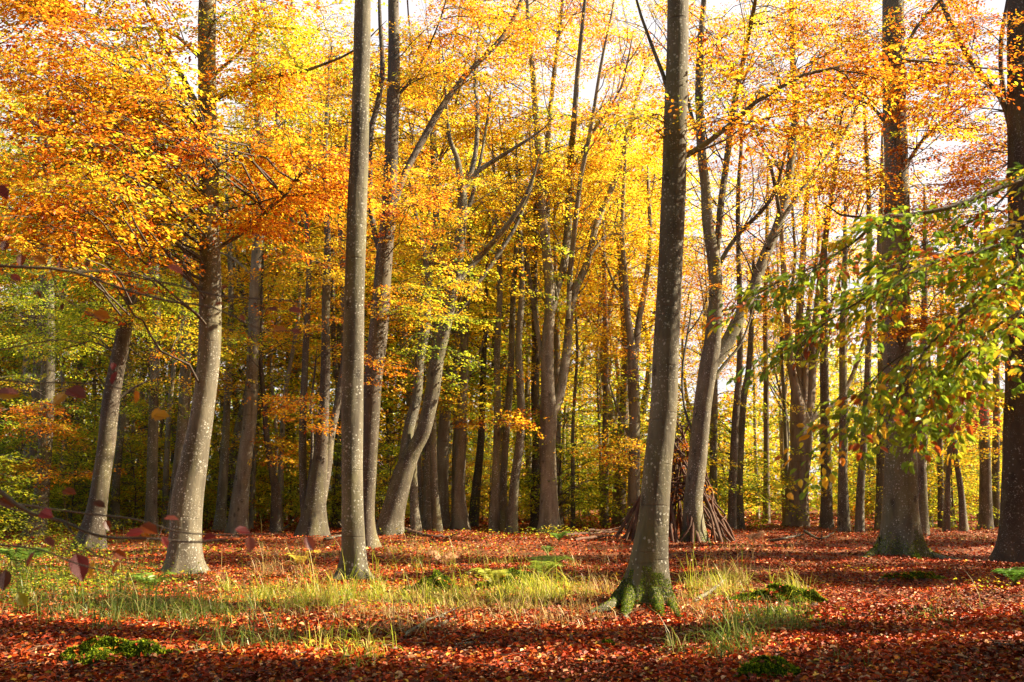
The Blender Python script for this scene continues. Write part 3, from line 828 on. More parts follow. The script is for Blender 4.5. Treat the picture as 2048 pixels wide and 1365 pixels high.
YJ = gy(775, 1068)
tree('beech_tree', 'slanting double-stemmed beech leaning right with stems fused low down', YJ,
     [(778, 1070, 56), (790, 1010, 46), (806, 950, 40), (828, 900, 30), (848, 858, 30), (865, 783, 29), (873, 723, 28), (895, 625, 28), (910, 550, 26), (920, 475, 22), (925, 400, 19), (922, 370, 17), (915, 320, 11), (900, 280, 9), (895, 235, 6)],
     limbs=[[(800, 975, 22), (808, 930, 24), (818, 858, 23), (833, 798, 21), (838, 733, 20), (853, 640, 18), (855, 550, 16), (870, 475, 14), (872, 400, 12), (865, 300, 11), (868, 250, 9), (872, 140, 5)],
            [(922, 385, 12), (933, 370, 11), (953, 345, 10), (983, 325, 9), (1023, 300, 7), (1063, 275, 5), (1090, 255, 3)],
            [(935, 365, 10), (948, 325, 10), (955, 250, 9), (950, 150, 7), (960, 60, 5)],
            [(905, 575, 13), (918, 560, 13), (963, 510, 12), (1003, 465, 11), (1043, 410, 9), (1068, 350, 6)],
            [(938, 590, 8), (953, 570, 9), (993, 515, 8), (1033, 450, 7), (1060, 385, 5)],
            [(856, 560, 9), (845, 480, 9), (833, 435, 7), (815, 350, 5)], [(920, 480, 9), (930, 440, 9), (945, 390, 8), (965, 300, 6), (980, 200, 4)],
            [(850, 640, 7), (890, 650, 6), (930, 610, 5)]],
     sides=18, flare=(0.5, 0.3, 5), ext=3, seed=12, bare=(40, (1.2, 4), 6), nleaf=40, size=0.11, L=1.4, moss=700, mossh=0.2,
     masses=[(900, 330, 130, 130, YJ, 3.5, 60, ['yellow', 'gold', 'orange']), (870, 520, 110, 80, YJ - 1, 3, 36, ['gold', 'goldgreen', 'yellow']), (930, 180, 120, 130, YJ + 1, 3, 50, ['yellow', 'gold', 'orange'])],
     autos=[(18, 4, (1.2, 3), ['yellow', 'gold'], 6, .25)])

YP = gy(1593, 1058)
tree('beech_tree', 'stout old beech with rough fluted bark splitting into a bundle of stems', YP,
     [(1593, 1060, 48), (1595, 1000, 42), (1596, 958, 42), (1602, 890, 42), (1600, 850, 40), (1590, 770, 17), (1580, 708, 14), (1572, 600, 12), (1565, 500, 10), (1560, 380, 8)],
     limbs=[[(1602, 880, 18), (1600, 800, 18), (1597, 720, 16), (1600, 600, 14), (1610, 450, 11), (1615, 350, 9), (1610, 230, 6)],
            [(1606, 880, 22), (1618, 810, 22), (1624, 740, 18), (1628, 683, 16), (1640, 560, 13), (1655, 450, 11), (1670, 350, 9), (1680, 260, 7)],
            [(1612, 850, 13), (1625, 838, 12), (1640, 828, 11), (1676, 803, 10), (1700, 762, 9), (1716, 720, 8), (1725, 690, 6)],
            [(1604, 860, 14), (1610, 780, 14), (1612, 700, 12), (1620, 600, 10), (1638, 480, 8), (1630, 380, 6)],
            [(1592, 820, 12), (1584, 760, 12), (1560, 640, 8), (1540, 560, 6)], [(1625, 740, 9), (1660, 620, 7), (1690, 520, 6), (1720, 400, 4)],
            [(1575, 620, 6), (1590, 520, 6), (1585, 400, 5), (1600, 300, 3)]],
     bark=M_ROUGH, sides=22, flare=(0.3, 0.4, 6), ext=2, seed=13, nleaf=40, size=0.115, L=1.5, bare=(70, (1.2, 4.5), 5), wob=0.09, limb_ext=1,
     masses=[(1620, 330, 120, 130, YP, 3.5, 50, ['gold', 'orange', 'yellow']), (1700, 500, 110, 130, YP, 3, 44, ['gold', 'yellow']), (1720, 280, 140, 170, YP, 4, 110, ['gold', 'orange', 'yellow']), (1560, 480, 70, 120, YP + 1, 3, 26, ['gold', 'yellow'])],
     autos=[(22, 4, (1.2, 3), ['gold', 'orange', 'yellow'], 7, .3), (4, 4, (1.5, 3), ['goldgreen', 'gold'], 2.5, 0)])

YF = gy(478, 1066)
tree('beech_tree', 'slim pale beech with the sunlit right side beside the curved left trunk', YF,
     [(475, 1068, 42), (482, 983, 33), (491, 908, 29), (500, 833, 27), (507, 683, 23), (510, 575, 22), (517, 450, 20), (522, 375, 19), (525, 300, 17), (515, 240, 13), (508, 150, 11), (510, 40, 8)],
     limbs=[[(525, 310, 12), (542, 280, 12), (555, 240, 11), (557, 175, 10), (570, 75, 7), (585, 0, 5)], [(512, 560, 6), (470, 520, 5), (430, 500, 3)]],
     bark=M_PALE_LIT, sides=16, flare=(0.4, 0.3, 4), ext=4, seed=14, nleaf=38, size=0.10, L=1.4,
     masses=[(620, 120, 120, 160, YF, 3, 110, ['goldgreen', 'gold', 'yellow']), (540, 200, 90, 130, YF, 3, 40, ['goldgreen', 'gold', 'yellow']), (560, 520, 90, 80, YF, 3, 30, ['goldgreen', 'limegreen', 'gold'])],
     autos=[(20, 4, (1.2, 3), ['gold', 'goldgreen', 'orange'], 6, .2)])

YG = gy(622, 1073)
tree('beech_tree', 'broad-based beech cluster of several dark stems rising from one foot', YG,
     [(625, 1073, 64), (631, 1000, 42), (640, 920, 30), (645, 858, 24), (651, 740, 19), (652, 600, 16), (655, 480, 13), (650, 330, 10), (655, 200, 7)],
     limbs=[[(640, 1010, 24), (653, 940, 20), (660, 880, 17), (675, 808, 15), (688, 720, 13), (690, 600, 12), (680, 450, 9), (690, 300, 6)],
            [(612, 1040, 20), (607, 980, 17), (605, 883, 15), (609, 760, 14), (612, 683, 13), (618, 540, 11), (612, 400, 8), (620, 280, 5)],
            [(615, 990, 8), (625, 900, 7), (622, 820, 6), (630, 740, 4)]],
     bark=M_BARKD, sides=18, flare=(0.4, 0.35, 5), ext=2, seed=15, nleaf=38, size=0.11, L=1.4,
     masses=[(600, 820, 70, 60, YG - 1, 2, 22, ['orange', 'gold']), (640, 560, 80, 100, YG, 3, 34, ['gold', 'orange', 'yellow'])],
     autos=[(20, 4, (1.2, 3), ['gold', 'yellow', 'orange'], 5, .2)])

YB = gy(180, 1096)
tree('beech_tree', 'dark beech leaning right with a V-shaped fork near the left edge', YB,
     [(180, 1098, 54), (195, 1008, 38), (210, 908, 34), (225, 783, 33), (245, 683, 30), (255, 625, 27), (263, 590, 24), (266, 550, 16), (280, 480, 15), (295, 390, 12), (300, 340, 9)],
     limbs=[[(262, 600, 18), (280, 565, 17), (297, 540, 17), (320, 470, 15), (350, 370, 12), (366, 320, 8)], [(222, 810, 7), (260, 780, 5), (300, 760, 3)]],
     bark=M_BARKD, sides=18, flare=(0.4, 0.3, 5), ext=3, seed=16, nleaf=40, size=0.095, L=1.2,
     masses=[(200, 560, 130, 90, YB, 2.5, 90, ['green', 'limegreen', 'goldgreen']), (340, 640, 80, 90, YB + 1, 2.5, 40, ['limegreen', 'goldgreen']), (120, 640, 120, 100, YB + 2, 3, 80, ['green', 'limegreen'])],
     autos=[(14, 4, (1, 2.5), ['gold', 'goldgreen', 'orange'], 5, .2)])

YA = gy(70, 1073)
tree('beech_tree', 'grey trunk near the left edge with the patchy lit right flank', YA,
     [(70, 1076, 42), (82, 1000, 29), (90, 900, 27), (94, 833, 27), (97, 683, 26), (95, 600, 23), (97, 480, 20), (95, 330, 15), (100, 150, 9)],
     limbs=[[(97, 560, 8), (60, 480, 7), (20, 420, 5)]],
     sides=16, flare=(0.45, 0.3, 4), ext=2, seed=17, nleaf=40, size=0.10, L=1.3,
     masses=[(60, 840, 90, 45, YA - 2, 2, 34, ['orange', 'orange', 'rust']), (150, 870, 80, 70, YA, 2.5, 30, ['green', 'limegreen']), (40, 640, 110, 140, YA, 3, 100, ['green', 'limegreen', 'green', 'dark']),
             (140, 940, 110, 25, YA - 1, 2, 16, 'orange'), (30, 950, 70, 50, YA, 2, 20, ['green', 'goldgreen'])],
     autos=[(14, 4, (1, 3), ['green', 'limegreen', 'gold'], 4, .1)])
tree('beech_tree', 'reddish slender trunk behind the grey trunk at the left edge', YA + 5,
     [(62, 1066, 24), (70, 900, 20), (75, 760, 18), (84, 600, 15), (78, 420, 11), (80, 260, 8)], bark=M_ROUGH, sides=12, ext=2, seed=18,
     autos=[(14, 4, (1, 3), ['green', 'limegreen'], 4, .1)], size=0.11, L=1.3)
YC = gy(302, 1072)
tree('beech_tree', 'thin straight trunk between the forked leaning beech and the curved trunk', YC,
     [(300, 1074, 30), (302, 1033, 24), (306, 883, 20), (310, 708, 18), (314, 650, 17), (312, 525, 15), (318, 400, 12), (310, 250, 8)],
     sides=14, flare=(0.4, 0.3, 4), ext=2, seed=19, nleaf=36, size=0.10, L=1.3, masses=[(300, 780, 90, 60, YC + 1, 2.5, 34, ['limegreen', 'green', 'goldgreen'])],
     autos=[(16, 4, (1, 3), ['limegreen', 'gold', 'goldgreen'], 4, .15)])
tree('beech_tree', 'mottled pale trunk tucked behind the bend of the curved left trunk', YC + 1.5,
     [(346, 1066, 30), (350, 1010, 25), (360, 908, 22), (370, 783, 22), (371, 683, 20), (374, 560, 16), (370, 430, 13), (378, 300, 9)],
     sides=14, flare=(0.3, 0.3, 4), ext=2, seed=20, nleaf=36, size=0.10, L=1.3, masses=[(450, 700, 50, 80, YC + 2, 2.5, 28, ['limegreen', 'goldgreen'])],
     autos=[(14, 4, (1, 3), ['limegreen', 'gold', 'goldgreen'], 4, .15)])

YM = 44.0
tree('beech_tree', 'twin-topped pale beech glowing behind the left edge of the thick mossy beech', YM,
     [(1266, 1056, 30), (1268, 958, 24), (1269, 833, 23), (1266, 740, 22), (1262, 683, 15), (1254, 620, 13), (1250, 550, 11), (1244, 460, 9), (1250, 330, 6)],
     limbs=[[(1267, 740, 16), (1272, 690, 15), (1278, 640, 13), (1290, 575, 11), (1300, 480, 9), (1296, 360, 6)], [(1262, 880, 7), (1240, 830, 6), (1225, 790, 4)], [(1250, 600, 6), (1225, 560, 5), (1190, 470, 4), (1170, 440, 2)]],
     bark=M_PALE_LIT, sides=16, flare=(0.35, 0.4, 5), ext=2, seed=21, nleaf=40, size=0.12, L=1.5,
     masses=[(1230, 900, 60, 22, YM - 3, 2, 20, ['orange', 'gold']), (1230, 640, 70, 90, YM, 3, 34, ['yellow', 'gold', 'orange'])],
     autos=[(20, 4, (1.2, 3.2), ['yellow', 'gold', 'orange'], 5, .2)])
YK = gy(920, 1061)
tree('beech_tree', 'pale upright trunk with a bright right rim, right of the slanting double beech', YK,
     [(920, 1062, 34), (918, 983, 25), (921, 900, 22), (924, 820, 19), (928, 740, 17), (930, 640, 15), (940, 520, 12), (935, 400, 9)],
     limbs=[[(926, 780, 6), (950, 730, 5), (965, 690, 4)], [(922, 850, 5), (900, 810, 4), (885, 790, 3)]],
     bark=M_PALE_LIT, sides=14, flare=(0.5, 0.3, 4), ext=2, seed=22, nleaf=38, size=0.12, L=1.4, masses=[(900, 800, 70, 50, YK, 2, 20, ['goldgreen', 'gold'])],
     autos=[(14, 4, (1, 3), ['yellow', 'gold', 'goldgreen'], 4, .15)])

# slimmer background trunks that the photograph shows one by one
def slim(label, pts, Y, pal, dark=False, n=14, zmin=5, seed=0, masses=(), rough=False):
    tree('beech_tree', label, Y, pts, bark=M_ROUGH if rough else (M_BARKD if dark else M_BARK), sides=12, flare=(0.4, 0.35, 4), ext=3, seed=seed, nleaf=36, size=0.13, L=1.5,
         masses=masses, autos=[(n * .85 if pts[0][0] < 1180 else n * .36, 4, (1.2, 3.2), pal, 9 if 960 < pts[0][0] < 1180 else (zmin if pts[0][0] < 1400 else 7), .15, 8.0)])


YG_ = ['yellow', 'goldgreen', 'limegreen']
OG_ = ['orange', 'gold', 'yellow']
slim('leftmost of three close slim trunks left of the central fan beech', [(988, 1060, 22), (993, 908, 15), (995, 808, 14), (994, 708, 13), (1000, 560, 11), (990, 400, 8)], 42.5, YG_, seed=31,
     masses=[(1000, 840, 60, 22, 41, 2, 16, ['orange', 'rust'])])
slim('middle of three close slim trunks left of the central fan beech', [(1006, 1060, 22), (1007, 958, 15), (1013, 858, 14), (1022, 733, 13), (1026, 600, 11), (1035, 450, 8)], 43.3, YG_, seed=32)
slim('bent right-hand trunk of three close slim trunks left of the central fan beech', [(1023, 1059, 24), (1030, 958, 18), (1042, 858, 17), (1040, 758, 15), (1037, 693, 14), (1044, 560, 11), (1036, 400, 8)], 42, YG_, seed=33)
slim('dark slanting trunk in shade between two pale trunks left of centre', [(946, 1058, 22), (953, 970, 18), (962, 880, 14), (966, 760, 12), (972, 600, 9)], 46, YG_, True, seed=34)
slim('slim pale trunk immediately right of the slanting double beech foot', [(832, 1064, 22), (828, 1000, 17), (827, 900, 14), (834, 780, 12), (842, 640, 9)], 41, YG_, seed=35, n=8)
slim('thin bright curved trunk next to the slanting double beech foot', [(845, 1060, 14), (843, 983, 11), (838, 920, 10), (842, 820, 9), (850, 680, 7)], 43, YG_, seed=36, n=8)
slim('straight grey trunk in the row behind the slanting double beech', [(857, 1061, 20), (855, 983, 15), (857, 880, 14), (858, 760, 12), (862, 600, 9)], 42.5, YG_, seed=37, n=10)
slim('slightly tilted grey trunk at the right end of the row behind the double beech', [(876, 1063, 22), (869, 983, 16), (866, 858, 14), (868, 740, 12), (880, 560, 9)], 41.5, YG_, seed=38, n=10)
slim('narrow trunk with a sunlit edge just right of the curved left trunk', [(439, 1060, 24), (445, 983, 20), (452, 858, 15), (457, 740, 13), (462, 600, 11), (455, 420, 8)], 43, ['limegreen', 'goldgreen', 'gold'], seed=39)
slim('short dark forked trunk left of the broad many-stemmed cluster', [(553, 1064, 26), (552, 983, 20), (546, 950, 16), (534, 880, 12), (528, 800, 10), (520, 690, 8), (525, 520, 6)], 41, ['goldgreen', 'orange', 'limegreen'], True, seed=40,
     masses=[(560, 900, 60, 40, 41, 2, 16, ['orange', 'gold'])])
slim('small grey trunk between the forked leaning beech and the thin straight trunk', [(231, 1066, 22), (230, 1000, 17), (240, 880, 14), (250, 760, 12), (255, 600, 9)], 42, ['green', 'limegreen'], seed=41)
slim('dark red-brown trunk left of the stick shelter', [(1210, 1057, 16), (1210, 960, 14), (1211, 850, 13), (1212, 700, 11), (1208, 520, 8)], 47, OG_, True, seed=42, rough=True)
slim('thick purple-brown trunk standing behind the stick shelter', [(1238, 1056, 30), (1240, 960, 26), (1246, 850, 22), (1252, 700, 18), (1240, 500, 12)], 50, OG_, True, seed=43, rough=True)
slim('thin trunk showing between the shelter-side beech and the stick shelter', [(1427, 1056, 18), (1427, 950, 15), (1428, 858, 14), (1430, 740, 12), (1436, 560, 9)], 45, OG_, seed=44)
slim('dark trunk touching a paler trunk right of the stick shelter', [(1464, 1058, 20), (1466, 958, 17), (1470, 850, 15), (1480, 700, 12), (1476, 420, 9), (1482, 300, 7)], 44, OG_, True, seed=45)
slim('pale trunk touching a darker trunk right of the stick shelter', [(1479, 1058, 20), (1478, 958, 16), (1486, 808, 14), (1498, 733, 12), (1505, 600, 9)], 44.8, OG_, seed=46)
slim('slim brown pole-like trunk left of the stout fluted beech', [(1533, 1056, 16), (1533, 933, 12), (1532, 780, 11), (1531, 600, 9), (1535, 420, 7)], 49, OG_, True, seed=47, rough=True)
slim('shaded trunk immediately right of the stout fluted beech', [(1653, 1060, 26), (1653, 958, 22), (1650, 850, 19), (1648, 700, 16), (1650, 540, 11)], 45, OG_, True, seed=48)
slim('straight grey trunk midway between the stout fluted beech and the massive right trunk', [(1688, 1060, 26), (1686, 958, 19), (1687, 833, 17), (1686, 683, 15), (1690, 520, 11)], 43, OG_, seed=49)
slim('crooked grey trunk leaning right, left of the massive right trunk', [(1719, 1063, 20), (1721, 983, 16), (1727, 890, 14), (1735, 760, 13), (1738, 600, 12), (1738, 400, 10), (1730, 250, 7)], 42, OG_, seed=50)
slim('trunk hugging the left side of the massive right trunk', [(1762, 1060, 24), (1763, 950, 21), (1763, 883, 20), (1765, 700, 18), (1760, 520, 14), (1764, 380, 10)], 43.5, OG_, seed=51)
slim('trunk hugging the right side of the massive right trunk', [(1845, 1068, 26), (1843, 958, 20), (1845, 860, 18), (1848, 700, 15), (1850, 520, 10)], 38, OG_, seed=52)
slim('thin dark pole with a lit neighbour, right of the massive right trunk', [(1882, 1062, 13), (1881, 933, 11), (1879, 800, 10), (1884, 640, 8)], 43, OG_, True, seed=53, n=8)
slim('thin pale pole with a bright edge, right of the massive right trunk', [(1893, 1066, 15), (1896, 958, 10), (1902, 850, 10), (1904, 700, 8)], 40, OG_, seed=54, n=8)
slim('thin pole leaning left between the pale pole and the right-edge trunk', [(1928, 1066, 17), (1922, 983, 12), (1910, 900, 11), (1905, 820, 10), (1908, 680, 8)], 40, OG_, seed=55, n=8,
     masses=[(1920, 810, 70, 40, 36, 2, 24, ['crimson', 'rust'])])
slim('upright grey trunk just left of the right-edge trunk', [(1972, 1062, 28), (1971, 958, 22), (1968, 850, 20), (1966, 700, 17), (1972, 520, 12)], 42, OG_, seed=56, masses=[(1960, 900, 60, 60, 41, 2, 16, ['goldgreen', 'yellow'])])
slim('darkest trunk standing close beside the right-edge trunk', [(1992, 1060, 20), (1991, 958, 15), (1993, 800, 13), (1990, 640, 10)], 45, OG_, True, seed=57)
slim('reddish leaning trunk far back under orange leaves between cluster and straight trunk', [(672, 1058, 18), (676, 960, 14), (684, 860, 12), (668, 700, 10), (665, 520, 8)], 47, OG_, True, seed=58)

# ================================================================== DISTANT TREES
def proto_tree(name, label, pal, h, seed, group):
    r = np.random.default_rng(seed)
    root = empty(name, label, 'tree', (0, 0, 0), group)
    pts = np.array([[0, 0, -0.3, .24], [r.normal(0, .1), 0, h * .2, .2], [r.normal(0, .3), r.normal(0, .3), h * .45, .15], [r.normal(0, .5), r.normal(0, .5), h * .75, .08], [r.normal(0, .6), 0, h, .02]])
    S = catmull(pts, 0.5)
    V, Q = tube(S[:, :3], S[:, 3], 9, (0.5, 0.35, 4, 1, 0), 0.04, seed)
    build('trunk', [(V, Q, None, 0, True)], [M_PALE_LIT if seed % 2 else M_BARK], root)
    al = [S[:, :3]]
    for k in range(5):
        i = r.integers(len(S) // 3, len(S) - 6)
        a = r.uniform(0, 6.28); ln = h * r.uniform(.2, .4)
        E = S[i, :3] + np.array([math.cos(a) * ln * .45, math.sin(a) * ln * .45, ln])
        mid = (S[i, :3] + E) / 2 + np.array([math.cos(a), math.sin(a), 0]) * ln * .1
        G = catmull(np.array([[*S[i, :3], S[i, 3] * .6], [*mid, S[i, 3] * .4], [*E, .015]]), 0.5)
        LV, LQ = tube(G[:, :3], G[:, 3], 7)
        build('limb', [(LV, LQ, None, 0, True)], [M_PALE_LIT if seed % 2 else M_BARK], root)
        al.append(G[:, :3])
    c = Crown(0.17, 1.9, 30, seed, twig=0.008)
    c.auto(np.concatenate(al), 46, 4, (1.2, 3.6), pal, h * .2, .15, 8.5)
    c.finish('crown', root, (0, 0, 0))
    return root


def proto_sapling(name, label, pal, h, seed, group):
    r = np.random.default_rng(seed)
    root = empty(name, label, 'young tree', (0, 0, 0), group)
    S = catmull(np.array([[0, 0, -0.2, .05], [.1, 0, h * .4, .04], [r.normal(0, .3), r.normal(0, .3), h, .01]]), .4)
    V, Q = tube(S[:, :3], S[:, 3], 6)
    build('trunk', [(V, Q, None, 0, True)], [M_BARKD], root)
    c = Crown(0.13, 1.3, 26, seed, twig=0.006)
    c.auto(S[:, :3], 30, 4, (0.7, 2.3), pal, 0.4, .12)
    c.finish('crown', root, (0, 0, 0))
    return root


def copy_thing(src, label=None, group=None):
    c = src.copy(); COL.objects.link(c)
    for ch in src.children:
        d = ch.copy(); COL.objects.link(d); d.parent = c
    if label: c['label'] = label
    if group: c['group'] = group
    return c


def put(o, x, y, rz, s, dz=-0.05):
    o.location = (x, y, float(gz(x, y)) + dz); o.rotation_euler = (0, 0, rz); o.scale = (s, s, s)


FAR = [proto_tree('beech_tree', 'slim far beech with pure yellow crown deep in the wood', 'yellow', 17, 101, 'yellow beeches far back'),
       proto_tree('beech_tree', 'slim far beech with gold crown deep in the wood', ['gold', 'yellow', 'yellow', 'goldgreen'], 19, 102, 'gold beeches far back'),
       proto_tree('beech_tree', 'slim far beech with orange crown deep in the wood', ['orange', 'gold', 'yellow'], 18, 103, 'orange beeches far back'),
       proto_tree('beech_tree', 'slim far beech with yellow-green crown deep in the wood', ['goldgreen', 'limegreen'], 16, 104, 'yellow-green beeches far back'),
       proto_tree('beech_tree', 'slim far beech with green crown deep in the wood', ['green', 'limegreen'], 17, 105, 'green beeches far back')]
SAP = [proto_sapling('young_beech', 'low leafy young beech with green leaves behind the trunks', ['green', 'limegreen', 'limegreen'], 4.5, 111, 'green young beeches'),
       proto_sapling('young_beech', 'low leafy young beech with yellow-green leaves behind the trunks', ['limegreen', 'goldgreen'], 5.0, 112, 'yellow-green young beeches'),
       proto_sapling('young_beech', 'low leafy young beech with gold leaves behind the trunks', ['gold', 'yellow'], 5.5, 113, 'gold young beeches'),
       proto_sapling('young_beech', 'low leafy young beech with orange leaves behind the trunks', ['orange', 'gold'], 4.0, 114, 'orange young beeches')]
USED = set()


def use(protos, k):
    if k not in USED:
        USED.add(k)
        return protos
    return copy_thing(protos)


r = np.random.default_rng(21)
y = 47.0
while y < 84:
    half = y * 0.56 + 5
    x = -half + r.uniform(0, 3)
    while x < y * 0.52:
        yy = y + r.uniform(-1.5, 1.5)
        if all((b[0] - x) ** 2 + (b[1] - yy) ** 2 > 1.5 for b in BASES):
            px = 1024 + x / yy * FPX
            if px < 520: w = [.12, .15, .15, .28, .30]
            elif px < 1350: w = [.42, .16, .05, .29, .08]
            else: w = [.25, .30, .28, .14, .03]
            if px > 1250 and r.random() < .72:
                x += r.uniform(3.5, 6.5); continue
            k = r.choice(5, p=w)
            big = 0.78 if px > 1400 else (1.3 if 480 < px < 1300 else 1.1)
            put(use(FAR[k], ('f', k)), x, yy, r.uniform(0, 6.28), r.uniform(.75, 1.15) * big)
        x += r.uniform(3.5, 6.5)
    y += 5.2
y = 46.0
while y < 80:
    half = y * 0.56 + 4
    x = -half + r.uniform(0, 3)
    while x < half:
        yy = y + r.uniform(-1.4, 1.4)
        px = 1024 + x / yy * FPX
        w = [.46, .46, .05, .03] if px < 620 else ([.32, .52, .10, .06] if px < 1400 else [.36, .44, .09, .11])
        if px > 1350 and r.random() < .45:
            x += 3; continue
        k = r.choice(4, p=w)
        put(use(SAP[k], ('s', k)), x, yy, r.uniform(0, 6.28), r.uniform(.6, 1.25))
        x += r.uniform(2.6, 5.0)
    y += 4.5
def proto_pole(seed, pal):
    r = np.random.default_rng(seed)
    root = empty('beech_tree', 'slender pale pole-like beech far back among the leaves', 'tree', (0, 0, 0), 'slender poles far back')
    S = catmull(np.array([[0, 0, -.3, .13], [r.normal(0, .12), 0, 5, .10], [r.normal(0, .35), r.normal(0, .3), 10, .07], [r.normal(0, .5), r.normal(0, .4), 15.5, .02]]), .6)
    build('trunk', [(*tube(S[:, :3], S[:, 3], 8, (.4, .3, 4, 1, 0), .04, seed), None, 0, True)], [M_PALE_LIT], root)
    c = Crown(0.15, 1.5, 22, seed, twig=.006)
    c.auto(S[:, :3], 9, 3, (.8, 2.2), pal, 9.5, .3)
    c.twigs(S[:, :3], 10, (.6, 1.6), 3)
    c.finish('crown', root, (0, 0, 0))
    return root


POLE = [proto_pole(131, ['yellow', 'gold']), proto_pole(132, ['gold', 'orange'])]
for i_ in range(64):
    yy = r.uniform(43, 66); x = r.uniform(-.5, .5) * yy
    if all((b[0] - x) ** 2 + (b[1] - yy) ** 2 > .8 for b in BASES):
        put(use(POLE[i_ % 2], ('p', i_ % 2)), x, yy, r.uniform(0, 6.28), r.uniform(.75, 1.15))
# nearer young growth on the left
for (px, py, k, s) in [(20, 1068, 0, .8), (140, 1064, 0, .7), (-60, 1080, 0, .9), (265, 1060, 1, .8), (-30, 1062, 1, 1.1), (415, 1058, 0, .6), (120, 1058, 1, 1.2)]:
    p = on_ground(px, py)
    put(use(SAP[k], ('s', k)), p[0], p[1], px * .1, s)

# the wood beyond reads as one mass
n = 60000
X = r.uniform(-75, 75, n); Yv = r.uniform(88, 118, n); Zv = r.random(n) ** 1.15 * (13 + 3.5 * np.sin(X * .23) + 2 * np.sin(X * .61 + 1))
tone = np.sin(X * .35) + np.sin(X * .9 + 2) * .7 + r.normal(0, .5, n) + np.where(X < -18, -1.0, 0)
col = np.where((tone > .7)[:, None], pick('gold', n, r), np.where((tone > -.5)[:, None], pick('goldgreen', n, r), pick('green', n, r)))
V, Q, C = leaf_quads(np.stack([X, Yv, Zv], 1), r.normal(0, 1, (n, 3)), r.normal(0, 1, (n, 3)), r.uniform(.35, .7, n), col * r.uniform(.8, 1.15, (n, 1)))
tag(build('distant_woodland', [(V, Q, C, 0, False)], [M_LEAF]), 'hazy far wood of yellow and green leaves closing the view', 'woodland', kind='stuff')

# the same wood closes round behind and to the left of the viewer
n = 30000
A = r.uniform(R(172), R(352), n); Rd = r.uniform(17, 26, n) + np.where(A < R(200), 10, 0)
Zb = r.random(n) * (14 + 3 * np.sin(A * 9))
Pw = np.stack([np.cos(A) * Rd, np.sin(A) * Rd + np.where(A < R(200), 8, 0), Zb], 1)
m = 13000
Po = np.stack([r.uniform(-20, 11, m), r.uniform(-17, 10.5, m), r.uniform(12.5, 16.5, m)], 1)      # their crowns meet overhead
Po = Po[np.sin(Po[:, 0] * .5) * np.sin(Po[:, 1] * .45) + r.normal(0, .4, m) > -.35]
Pw = np.concatenate([Pw, Po]); n = len(Pw)
V, Q, C = leaf_quads(Pw, r.normal(0, 1, (n, 3)), r.normal(0, 1, (n, 3)), r.uniform(.4, .7, n), pick('green', n, r) * r.uniform(.4, .8, (n, 1)))
tag(build('surrounding_woodland', [(V, Q, C, 0, False)], [M_LEAF]), 'autumn wood closing round behind the viewer', 'woodland', kind='stuff')

# unseen beeches beyond the right edge, placed and stretched to cast shade bands
def shade_tree():
    root = empty('beech_tree', 'unseen dense beech set beyond the right edge to shade the foreground', 'tree', (0, 0, 0), 'unseen shading beeches beyond the right edge')
    S = catmull(np.array([[0, 0, -.3, .2], [.1, 0, 5, .15], [0, .1, 14, .03]]), .5)
    build('trunk', [(*tube(S[:, :3], S[:, 3], 10, (.5, .3, 4, 1, 0), .04, 2), None, 0, True)], [M_BARK], root)
    c = Crown(0.15, 1.0, 34, 120, twig=.006)
    c.auto(S[:, :3], 120, 4, (.5, 1.8), ['orange', 'gold'], 2.0, .15)
    c.finish('crown', root, (0, 0, 0))
    return root


ST_ = shade_tree()
for i_, (sx_, X_, k, kz) in enumerate([(7.3, 14, .7, 1.3), (7.4, 21, .7, 1.5), (7.1, 28, .75, 1.7), (8.3, 18, .6, 1.6), (6.4, 18, .7, 1.6), (9.4, 27, .45, 2.0), (6.0, 13, .7, 1.2), (8.9, 15, .42, 1.35), (9.0, 23, .42, 1.7), (11.6, 14, .34, 1.3), (11.5, 18, .34, 1.6), (11.7, 24, .36, 1.8),
                                     (18.9, 14.5, .7, .9), (18.6, 22, .75, 1.3), (18.8, 30, .8, 1.6), (21.3, 19, .4, 1.0), (25.0, 18.5, .7, .9), (24.6, 26, .8, 1.4), (30, 22, .8, 1.0), (29.5, 30, .9, 1.5), (2.6, 8, .36, .78)]):
    o_ = ST_ if i_ == 0 else copy_thing(ST_)
    put(o_, X_, (sx_ + math.sin(SUN_AZ) * X_) / math.cos(SUN_AZ), X_ * 1.7 + sx_, k)
    o_.scale = (k, k, kz)
for (x, yy, k, s) in [(31, 36, 1, .9), (36, 44, 2, .9)]:
    put(copy_thing(FAR[k], 'airy beech growing beyond the right edge of the view', 'beeches beyond the right edge'), x, yy, x * 1.7, s)

# ================================================================== GROUND COVER
r = np.random.default_rng(33)


